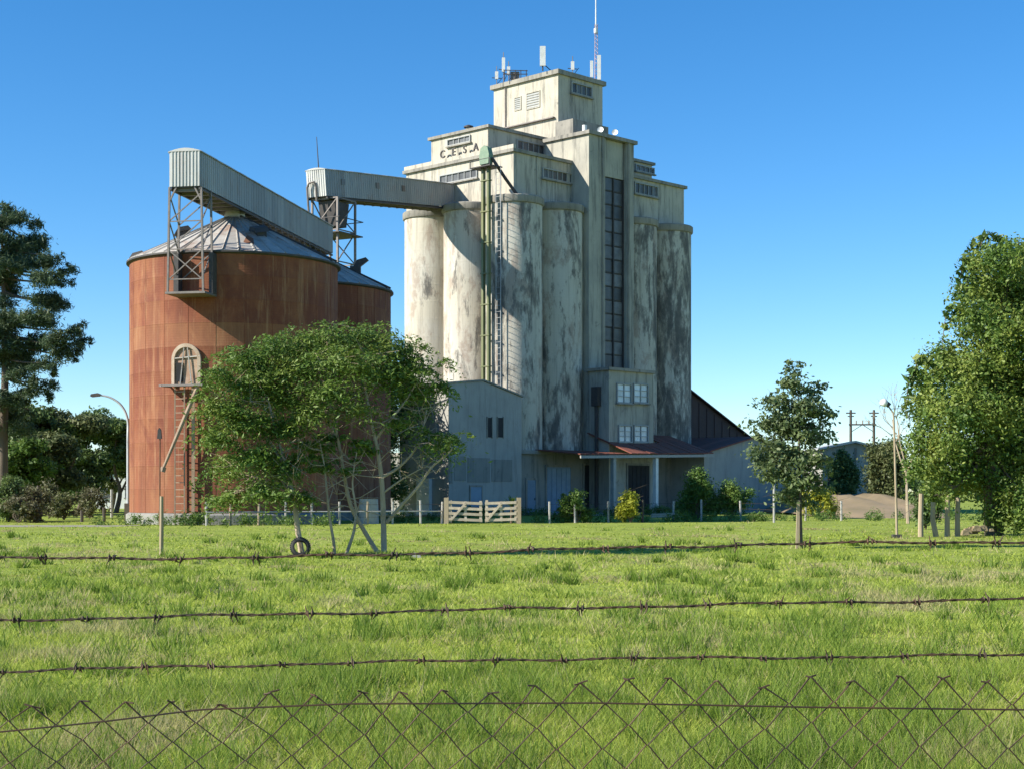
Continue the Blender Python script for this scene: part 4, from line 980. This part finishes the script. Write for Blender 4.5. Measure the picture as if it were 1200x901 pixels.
# wood edge at the left, behind
lefts = [('dark evergreen tree under the pine boughs', 112, 18, 482, 50, 'l_dark'), ('grey green tree with a loose crown, middle of the left wood', 114, 62, 484, 46, 'l_grey'), ('dark round tree just left of the street lamp', 122, 102, 496, 42, 'l_dark'),
         ('dark tree directly behind the curved street lamp', 116, 136, 496, 34, 'l_dark'), ('green bushy tree low at the left edge', 104, 15, 525, 46, 'l_green'), ('olive tree with a forked trunk beside the bare scrub', 108, 62, 515, 42, 'l_grey'), ('dark bush-like tree between lamp and silo', 125, 160, 508, 30, 'l_dark'),
         ('low dark tree filling the gap before the white house', 119, 92, 530, 38, 'l_dark'), ('low olive tree behind the lamp base', 128, 130, 532, 34, 'l_grey')]
for i, (lab, dd, px, py, r_, lf) in enumerate(lefts):
    rr_ = random.Random(90+i); cl = []
    for k in range(11):
        a = rr_.uniform(0, 6.28); q = rr_.random()**0.5
        cl.append((px+q*r_*math.cos(a), py+22+q*r_*0.62*math.sin(a)+(8 if k > 7 else 0), r_*rr_.uniform(0.34, 0.5), r_*rr_.uniform(0.22, 0.34)))
    cl.append((px, py+8, r_*0.45, r_*0.22))
    bx = W(px, 590, dd)
    tree('woodland_tree', lab, (bx.x, dd, 0), [([(bx.x, dd, 0), (bx.x+0.3, dd, 1.6), (bx.x-0.1, dd, 3.2), (bx.x, dd, EYE+(HY-py-20)/F*dd)], 0.2, 0.05), ([(bx.x+0.3, dd, 1.4), (bx.x+1.0, dd, 2.8), (bx.x+1.6, dd, 4)], 0.1, 0.04)],
         cp(cl, dd, 1.2, 60+i, 1.2), M[lf], M['bark'], 330, 0.30, 0.5, 0.6, 70+i, group='trees at the left wood edge', twigs=3, nmax=15000)
def shrub(name, label, px, py0, py1, w, dd, lf, seed, group=None, n=9000, size=0.13, cat='shrub', stems=6, fill=1.0):
    r_ = random.Random(seed); bx = W(px, 0, dd).x; H = EYE+(HY-py0)/F*dd; hw = w/F*dd/2; cl = []
    for k in range(9):
        a = r_.uniform(0, 6.28); q = r_.random()**0.5*0.8
        cl.append((bx+q*hw*math.cos(a), dd+q*hw*math.sin(a), H*(0.20+0.54*r_.random()), hw*r_.uniform(0.22, 0.42)*fill, hw*r_.uniform(0.22, 0.42)*fill, H*r_.uniform(0.12, 0.26)*fill))
    cl.append((bx, dd, H*0.78, hw*0.4*fill, hw*0.4*fill, H*0.22*fill))
    lim = [([(bx, dd, 0), (bx+r_.uniform(-.3, .3)*hw, dd, H*0.3), (bx+r_.uniform(-.5, .5)*hw, dd+r_.uniform(-.3, .3)*hw, H*0.6)], 0.03, 0.01) for _ in range(stems)]
    return tree(name, label, (bx, dd, 0), lim, cl, M[lf], M['bark'], 5200, size, 0.5, 0.7, seed, cat, group, 5, n, 0.5, 0.62, 8, 0.1, 60, 0.6)
shrub('shrub', 'low rounded green shrub in front of the blue door', 676, 574, 0, 40, 80, 'l_green', 201)
shrub('shrub', 'bright yellow shrub in front of the loading porch', 739, 570, 0, 33, 80.2, 'l_yellow', 202)
shrub('shrub', 'tall rounded dark green shrub at the porch end', 817, 547, 0, 44, 86, 'l_green', 203, n=12000)
shrub('shrub', 'wide green shrub in front of the low shed wall', 855, 561, 0, 58, 86.5, 'l_green', 204)
shrub('shrub', 'yellow green bush behind the young conical tree', 962, 570, 0, 46, 92, 'l_yellow', 205)
shrub('shrub', 'dark hedge-like bush in front of the pale shed', 987, 526, 0, 34, 118, 'l_dark', 206, n=12000, size=0.22)
shrub('shrub', 'olive brown tall bush between the pale shed and the vines', 1045, 505, 0, 60, 112, 'l_grey', 207, n=14000, size=0.24)
shrub('shrub', 'dark bush to the right of the lamp pole by the vines', 1085, 560, 0, 40, 66, 'l_dark', 212, n=8000)
for i, (px, py, w, dd, lab) in enumerate(((10, 560, 60, 82, 'dense dark green bush at the left edge beside the bare scrub'), (35, 568, 50, 84, 'dry brown scrub with bare twigs left of the dark fence post'), (75, 575, 40, 88, 'sparse brown scrub between the dark post and the lamp'), (105, 570, 48, 93, 'low dry bush in front of the small white house'), (58, 562, 56, 96, 'tangled brown thicket below the olive tree'), (22, 580, 50, 80, 'low dry thicket in front of the dark green bush'))):
    shrub('scrub_bush', lab, px, py, 0, w, dd, 'l_dark' if i == 0 else 'l_dry', 220+i, 'scrub at the left', n=(9000, 3500, 2200, 2600, 5000, 3500)[i], size=0.16, stems=14)
g = np.random.default_rng(91); cl = []
for k in range(150):
    x_ = g.uniform(-20, 27); y_ = (72.6 if x_ < -8 else 79.5+0.28*max(0, x_)) + abs(g.normal(0, 1.6)); h_ = g.uniform(0.08, 0.3)
    if (x_-S1.x)**2+(y_-S1.y)**2 < 33: y_ = 73.6
    cl.append((x_, y_, h_, g.uniform(0.15, 0.5), 0.3, h_))
for k in range(60):
    u_ = g.uniform(-8.5, 14); v_ = -2.6-abs(g.normal(0, .4)) if u_ < 0 else -6.6-abs(g.normal(0, .5)); p_ = loc_uv(u_, v_, 0); h_ = g.uniform(0.1, 0.35); cl.append((p_.x, p_.y, h_, 0.4, 0.3, h_))
V, rn = leaves(g, cl, 1500, 0.14, 0.3, 1.0, 0.3, None, 26000, 0.6)
o = inst('weeds', fast_mesh('weeds', V, 4, M['l_green'], {'rnd': rn})); tag(o, 'ragged weeds along the yard fence and building foot', 'weeds', kind='stuff')
# small palm-like plant by the gate
pb = W(599, 600, 78.0); pl_ = empty('yucca', (pb.x, 78.0, 0)); tag(pl_, 'spiky young palm-like plant rising behind the gate end', 'plant')
MB().tube([(0, 0, 0), (0.03, 0, 0.9)], 0.06, 6).build('stem', M['bark'], pl_)
for k in range(24):
    a = k*2.4; el = R.uniform(0.1, 1.2); L = R.uniform(0.5, 0.85); d = Vector((math.cos(a)*math.cos(el), math.sin(a)*math.cos(el), math.sin(el)))
    s_ = Vector((-math.sin(a), math.cos(a), 0))*0.05; p0 = Vector((0.03, 0, 0.85)); p1 = p0+d*L*0.55; p2 = p0+d*L+Vector((0, 0, -0.18*L))
    MB().add([p0-s_*0.6, p0+s_*0.6, p1+s_, p1-s_, p2], [(0, 1, 2, 3), (3, 2, 4)]).build('leaf', M['l_green'], pl_)
# bare tree behind the lamp pole
bx = W(1064, 600, 78)
r_ = random.Random(4); mb = MB(); bt = empty('bare_tree', (bx.x, 78, 0)); tag(bt, 'leafless grey tree with fine twigs behind the lamp pole', 'tree')
def twig(p, d, L, rad, lv):
    e = p+d*L; mb.tube([p, (p+e)/2+Vector((r_.gauss(0, .05), r_.gauss(0, .05), 0))*L, e], [rad, rad*0.8, rad*0.6], 5 if lv > 1 else 3, False)
    if lv <= 0: return
    for _ in range(3 if lv > 1 else 4):
        nd = (d+Vector((r_.gauss(0, .45), r_.gauss(0, .45), r_.gauss(.1, .25)))).normalized(); twig(e, nd, L*r_.uniform(.55, .8), rad*0.55, lv-1)
twig(Vector((0, 0, 0)), Vector((-0.03, 0, 1)).normalized(), 2.4, 0.09, 4)
mb.build('branches', M['bark_pale'], bt)
# far wood along the horizon
g = np.random.default_rng(8); cl = []
for k in range(170):
    x = -230 + 460*k/169 + g.normal(0, 1.5); h_ = 4.5+2.6*g.random()
    cl.append((x, 262+g.uniform(-10, 10), h_*0.55, 2.8, 2.5, h_*0.5))
V, rn = leaves(g, cl, 9, 1.1, 0.6, 0.7, 0.5, None, 60000, 0.5)
o = inst('far_wood', fast_mesh('far_wood', V, 4, M['l_dark'], {'rnd': rn})); tag(o, 'distant dark line of trees along the horizon', 'trees', kind='stuff')

# ------------------------------------------------------------------ far buildings and poles
fs = empty('far_shed', (0, 0, 0)); tag(fs, 'pale low shed with flat roof behind the earth bank', 'shed')
x0, x1 = W(965, 0, 132).x, W(1040, 0, 132).x
fs.location = (x0, 132, 0)
MB().prism([(0, 0), (x1-x0, 0), (x1-x0, 4.9), (2.6, 5.6), (0, 5.1)], 0, 9, 'y').build('wall', M['annex'], fs)
MB().prism([(-0.4, 5.05), (2.6, 5.63), (x1-x0+0.4, 4.86), (x1-x0+0.4, 5.0), (2.6, 5.8), (-0.4, 5.2)], -0.5, 9.3, 'y').build('roof', M['clad_pale'], fs)
MB().box(0.35, 2.3, -0.03, 0.05, 0, 4.1).build('doorway', M['darkvoid'], fs)
MB().box(2.6, 2.75, -0.08, 0, 0, 5.2).build('downpipe', M['slab'], fs)
hs = empty('far_house', (W(112, 0, 145).x, 145, 0)); tag(hs, 'small white house glimpsed behind the left trees', 'house')
MB().prism([(0, 0), (4.2, 0), (4.2, 2.9), (2.1, 4.1), (0, 2.9)], 0, 6, 'y').build('wall', M['white'], hs)
MB().prism([(-0.3, 2.78), (2.1, 4.12), (4.5, 2.78), (4.5, 2.9), (2.1, 4.26), (-0.3, 2.9)], -0.3, 6.3, 'y').build('roof', M['redtile'], hs)
for x in (0.6, 2.7):
    w = MB().box(x, x+0.9, -0.03, 0.02, 1.0, 2.1).build('window', M['glassdark'], hs); MB().box(x-0.08, x+0.98, -0.06, 0.02, 0.9, 0.998).build('sill', M['slab'], w)
hp = empty('utility_frame', (W(1010.5, 0, 150).x, 150, 0)); tag(hp, 'dark twin-pole electricity frame with a crossbar beyond the shed', 'utility pole')
for x in (-1.1, 1.1):
    MB().tube([(x, 0, 0), (x, 0, 9.3)], [0.17, 0.12], 8).build('pole', M['darkwood'], hp)
    MB().bar((x-0.45, -0.05, 9.0), (x+0.45, -0.05, 9.0), 0.12).bar((x-0.3, -0.05, 8.7), (x+0.3, -0.05, 8.7), 0.1).build('insulator_arm', M['darkwood'], hp)
MB().bar((-1.3, -0.1, 7.9), (1.3, -0.1, 7.9), 0.14).bar((-1.1, -0.1, 7.2), (0, -0.1, 7.9), 0.06).bar((1.1, -0.1, 7.2), (0, -0.1, 7.9), 0.06).build('crossbar', M['darkwood'], hp)
b = MB()
for k in (-0.6, 0, 0.6): b.tube([(k, -0.1, 7.95), (k, -0.1, 8.3)], 0.07, 6)
b.build('insulator', M['slab'], hp)

# street lamp beside the silo
lx = W(150, 0, 84).x
la = empty('street_lamp', (lx, 84, 0)); tag(la, 'tall grey street lamp with curved arm beside the rusty silo', 'lamp')
zt = EYE+(HY-463)/F*84
MB().tube(smooth_path([(0, 0, 0), (0, 0, 4.2), (-0.02, 0, zt-1.3), (-0.35, 0, zt-0.55), (-0.95, 0, zt-0.12), (-1.6, 0, zt+0.02)], 5), [0.085-0.04*i/25 for i in range(26)], 9).build('pole', simple('lamp_paint', (0.52, 0.54, 0.55), (0.42, 0.44, 0.46), 3, 0.5, 0.3), la, smooth=True)
MB().prism([(-2.0, zt-0.05), (-1.9, zt-0.1), (-1.5, zt-0.06), (-1.45, zt+0.06), (-1.6, zt+0.12), (-1.95, zt+0.06)], -0.11, 0.11, 'y').build('lamp_head', M['dark'], la)
MB().box(-0.16, 0.16, -0.16, 0.16, 0, 0.95).build('sleeve', M['darkwood'], la)
lx = W(1050.5, 0, 53.8).x
lb = empty('yard_lamp', (lx, 53.8, 0)); tag(lb, 'pale pole lamp with a white head leaning out beside the vines', 'lamp')
MB().tube(smooth_path([(0.02, 0, 0), (-0.03, 0, 2), (-0.09, 0, 4.0), (-0.16, 0, 4.32), (-0.36, 0, 4.58)], 5), [0.045-0.022*i/20 for i in range(21)], 8).build('pole', M['wood'], lb, smooth=True)
d = MB().lathe([(0.0, 0.16), (0.10, 0.14), (0.17, 0.06), (0.18, -0.06), (0.12, -0.15), (0.0, -0.17)], 18).build('lamp_head', M['white'], lb, smooth=True); d.location = (-0.42, 0, 4.61); d.rotation_euler = (0, 0.5, 0); d.scale = (0.78, 0.78, 0.78)
MB().tube([(-0.33, 0, 4.58), (-0.24, 0, 4.5)], 0.09, 10).build('socket', M['dark'], lb)
MB().tube(smooth_path([(-0.16, 0, 4.4), (0.3, 0, 4.35), (0.5, 0, 3.8)], 4), 0.01, 4).tube(smooth_path([(-0.36, 0, 4.55), (-0.45, 0, 4.1), (-0.1, 0, 3.75)], 4), 0.01, 4).build('cable', M['steel'], lb)
MB().box(-0.14, 0.16, -0.14, 0.14, 0, 0.12).build('footing', M['dark'], lb)
pz = MB().tube([(W(189, 0, 39.5).x, 39.5, 0), (W(189, 0, 39.5).x+0.01, 39.5, 0.8), (W(189.5, 0, 39.5).x, 39.5, 1.47)], [0.055, 0.052, 0.045], 8).build('fence_post', M['wood'], smooth=True); tag(pz, 'single weathered wooden post in the meadow before the silo', 'post')
tpx = W(187, 0, 72.5).x; tpo = empty('thin_pole', (tpx, 72.5, 0)); tag(tpo, 'thin dark pole with a small box top in front of the silo', 'pole')
MB().tube([(0, 0, 0), (0.02, 0, 4.35)], 0.035, 6).build('pole', M['rust_edge'], tpo); MB().prism([(-0.1, 4.0), (0.1, 4.0), (0.07, 4.4), (0, 4.5), (-0.07, 4.4)], -0.08, 0.08, 'y').build('box', M['dark'], tpo)
for px, dd, h_, lab in ((45, 86, 1.9, 'dark fence post among the scrub at the left edge'), (122, 82, 0.75, 'short dark post midway along the left track'), (96, 82, 0.6, 'shortest dark post by the left track'),):
    o = MB().tube([(W(px, 0, dd).x, dd, 0), (W(px, 0, dd).x, dd, h_)], 0.085, 7).build('fence_post', M['darkwood'], smooth=True); tag(o, lab, 'post', 'dark posts at the left')
for px, dd, h_, lab in ((108, 96, 1.7, 'pale concrete post behind the left track, near the white house'), (131, 96, 1.7, 'pale concrete post just left of the street lamp')):
    o = MB().tube([(W(px, 0, dd).x, dd, 0), (W(px, 0, dd).x, dd, h_)], 0.09, 7).build('fence_post', M['concrete'], smooth=True); tag(o, lab, 'post', 'pale posts at the left')

# ------------------------------------------------------------------ yard fence and gate
def yard_fence(pts, name, label, rail=False):
    f = empty(name, (pts[0][0], pts[0][1], 0)); tag(f, label, 'fence'); o0 = Vector((pts[0][0], pts[0][1], 0)); ws = []
    for (x, y, h_, mt_) in pts:
        p = Vector((x, y, 0))-o0; ln = R.uniform(-0.03, 0.03)
        MB().tube([p, p+Vector((ln, 0, h_))], 0.055, 6).build('post', M[mt_], f, smooth=True); ws.append(p)
    for hz in (0.35, 0.65, 0.95):
        MB().tube([p+Vector((0, -0.06, hz)) for p in ws], 0.006, 4).build('wire', M['wire'], f)
    if rail: MB().tube([p+Vector((0, -0.07, 0.62)) for p in ws], 0.035, 6).build('rail', M['concrete'], f)
    return f
def fp(px, d, h_=1.08, m_='concrete'): return (W(px, 0, d).x, d, h_, m_)
yard_fence([fp(644, 78.5), fp(674, 79.5), fp(713, 80.5), fp(753, 80.8, 1.15, 'darkwood'), fp(789, 83), fp(822, 84, 1.15), fp(868, 85), fp(907, 80, 1.9), fp(944, 85), fp(986, 85)], 'yard_fence', 'thin concrete post and wire fence right of the gate')
yard_fence([fp(242, 73, 1.1), fp(270, 73.4, 1.0, 'wood'), fp(303, 74, 1.0, 'wood'), fp(335, 75, 1.1), fp(366, 75.3, 1.1), fp(398, 75.6, 1.1), fp(431, 76, 1.1, 'wood'), fp(460, 76.4, 1.1), fp(493, 77, 1.15), fp(518, 77.4)], 'yard_fence', 'post and rail fence running from the silo to the gate', True)
gy = 77.2; gx0, gx1 = W(523, 0, gy).x, W(608, 0, gy).x
ga = empty('farm_gate', (gx0, gy, 0)); tag(ga, 'pale double wooden farm gate between dark posts', 'gate'); wdt = gx1-gx0
for x in (0, wdt): MB().box(x-0.11, x+0.11, -0.1, 0.1, 0, 1.28).build('post', M['wood'], ga)
for k in range(2):
    a = 0.14 + k*(wdt/2); b_ = a + wdt/2-0.28+(0.11 if k == 0 else 0.05)
    lf = MB().box(a, a+0.13, -0.06, 0.0, 0.08, 1.16).build('gate_leaf', M['gatewood'], ga)
    MB().box(b_-0.13, b_, -0.06, 0.0, 0.08, 1.12).build('stile', M['gatewood'], lf)
    sag = 0.07 if k == 0 else -0.05
    for j, z in enumerate((0.14, 0.42, 0.68, 0.96)):
        MB().prism([(a-0.02, z+sag*0.5), (b_+0.02, z-sag*0.5), (b_+0.02, z+0.13-sag*0.5), (a-0.02, z+0.13+sag*0.5)], -0.10, -0.062, 'y').build('rail', M['gatewood'], lf)
    m_ = (a+b_)/2
    MB().box(m_-0.06, m_+0.06, -0.055, 0.0, 0.1, 1.1).build('stile', M['gatewood'], lf)
    MB().bar((a+0.1, -0.13, 0.2), (m_, -0.13, 1.0), 0.05, 0.11).build('brace', M['gatewood'], lf)
o = MB().box(-1.1, 1.1, -0.14, 0.14, 0.0, 0.24).build('timber_beam', M['gatewood'], None, (W(784, 0, 96).x, 96, 0.02)); o.rotation_euler = (0, -0.03, 0.12); tag(o, 'pale timber beam lying in front of the porch post', 'beam')
o = MB().tube([(0, 0, 0), (0, 0, 0.55)], [0.22, 0.2], 12).build('drum', M['concrete'], None, (W(432, 0, 77.5).x, 77.5, 0), True)
o.scale = (2.3, 2.3, 2.2); tag(o, 'whitish round tank behind the forked tree by the fence', 'tank')
o = MB().prism([(-0.2, 0), (0.2, 0), (0.14, 0.16), (-0.1, 0.2)], -0.12, 0.12, 'y').build('stone', M['concrete'], None, (W(488, 0, 38).x, 38, 0)); o.scale = (0.6, 0.6, 0.6); tag(o, 'small pale stone in the grass right of the forked tree', 'stone')

# ------------------------------------------------------------------ barbed wire and chain-link fence in front
YF = 4.0
def interp(x, tab):
    if x <= tab[0][0]: return tab[0][1] + (tab[1][1]-tab[0][1])/(tab[1][0]-tab[0][0])*(x-tab[0][0])
    for (a, ya), (b_, yb) in zip(tab, tab[1:]):
        if x <= b_: return ya+(yb-ya)*(x-a)/(b_-a)
    (a, ya), (b_, yb) = tab[-2], tab[-1]; return yb+(yb-ya)/(b_-a)*(x-b_)
def fz(px, tab): return EYE+(HY-interp(px, tab))/F*YF
FN = empty('wire_fence', (0, YF, 0)); tag(FN, 'rusty chain-link fence topped with barbed wire in front of the meadow', 'fence')
XR = 3.3; PXR = XR/YF*F
tabs = [[(0, 654), (300, 653), (600, 645), (900, 637), (1200, 634)], [(0, 726.5), (150, 723), (300, 720), (600, 713), (900, 707), (1200, 701)], [(0, 786), (200, 781), (420, 776), (620, 772), (900, 770), (1200, 767)]]
r_ = random.Random(33)
for wi, tab in enumerate(tabs):
    N = 260; pts = [];
    w = empty('barbed_wire', (0, 0, 0), 0, FN)
    xs = [-XR+2*XR*i/N for i in range(N+1)]
    zc = [fz(CX+x/YF*F, tab)+0.0022*math.sin(x*9+wi*2)+0.0015*math.sin(x*23+wi) for x in xs]
    for ph in (0, math.pi):
        MB().tube([(x, 0.0024*math.sin(x*95+ph), z+0.0024*math.cos(x*95+ph)) for x, z in zip(xs, zc)], 0.0022, 5).build('strand', M['wire'], w)
    x = -XR+0.05
    while x < XR:
        z = fz(CX+x/YF*F, tab)+0.0022*math.sin(x*9+wi*2)+0.0015*math.sin(x*23+wi); b = MB()
        for s in (-1, 1):
            a = r_.uniform(0, 6.28); cx = x+s*0.006
            wr = [(cx+0.004*(k/8-0.5), 0.0062*math.cos(a+k*0.9), z+0.0062*math.sin(a+k*0.9)) for k in range(9)]
            d0 = Vector((r_.uniform(-.5, .5), math.cos(a-1.2), math.sin(a-1.2))).normalized()*0.017; d1 = Vector((r_.uniform(-.5, .5), math.cos(a+8*.9+1.2), math.sin(a+8*.9+1.2))).normalized()*0.017
            b.tube([Vector(wr[0])+d0]+wr+[Vector(wr[-1])+d1], [0.0010]+[0.0021]*9+[0.0010], 4)
        b.build('barb', M['wire'], w); x += 0.178+r_.uniform(-0.02, 0.02)
ten = [(0, 857), (120, 845), (233, 831), (408, 824), (700, 823), (950, 828), (1200, 831)]
xs = [-XR+2*XR*i/160 for i in range(161)]
MB().tube([(x, -0.004, max(0.9, fz(CX+x/YF*F, ten))) for x in xs], 0.0024, 5).build('tension_wire', M['wire'], FN)
peaks = [(37, 815), (94, 812), (147, 816), (200, 819), (258, 825), (316, 811), (368, 814), (425, 811), (468, 810), (518, 808), (575, 812), (627, 803), (680, 800), (735, 796), (785, 794), (840, 797), (895, 805), (950, 793), (1000, 797), (1055, 792), (1105, 795), (1157, 799)]
while peaks[0][0] > CX-PXR: peaks.insert(0, (peaks[0][0]-53.3, 808+r_.uniform(-8, 10)))
while peaks[-1][0] < CX+PXR: peaks.append((peaks[-1][0]+53.3, 802+r_.uniform(-8, 10)))
PX = [p[0] for p in peaks]; PY = [p[1] for p in peaks]; NPK = len(peaks); hrow = 25.6
def node(j2, k):
    """crossing number j2 (in half peaks) on row k, as (x, z)"""
    j = j2/2; j0 = max(0, min(NPK-2, int(math.floor(j)))); t = j-j0
    px = PX[j0]+(PX[j0+1]-PX[j0])*t; py = PY[j0]+(PY[j0+1]-PY[j0])*t
    f = max(0.0, 1-k/9.0); py = 801+(py-801)*f + (14*max(0, 1-px/260)*f)
    px += 3.0*math.sin(j2*3.1+k*1.7)*(k > 0)*0.8; py += 1.6*math.sin(j2*1.9+k*2.3)*(k > 0)
    return (px-CX)/F*YF, EYE+(HY-(py+k*hrow))/F*YF
for j in range(NPK-1):
    for side in (0, 1):   # two wires hang from every peak
        pts = []; k = 0
        while k < 21:
            j2 = 2*j + (0 if k % 2 == 0 else (1 if side else -1))
            if j2 < 0: break
            x, z = node(j2, k)
            if z < 0.01: break
            dy = 0.0022*(1 if (k % 2 == 0) == (side == 0) else -1)
            off = 0.0018*(1 if side == 0 else -1) if k % 2 == 0 else 0.0018*(-1 if side == 0 else 1)
            pts.append((x-off, dy, z)); k += 1
        if len(pts) < 3: continue
        a = r_.random()
        top = Vector(pts[0]); hook = [top+Vector(((0.018 if side == 0 else -0.016)+r_.uniform(-.008, .008), r_.uniform(-.008, .008), r_.uniform(-0.006, 0.007)))] if a < 0.75 else []
        MB().tube(hook+pts, 0.0025, 5).build('chain_link_wire', M['wire'], FN)
for x in (-XR, XR):
    MB().tube([(x, 0.06, 0), (x, 0.06, 1.62)], 0.07, 10).build('post', M['wood'], FN, smooth=True)
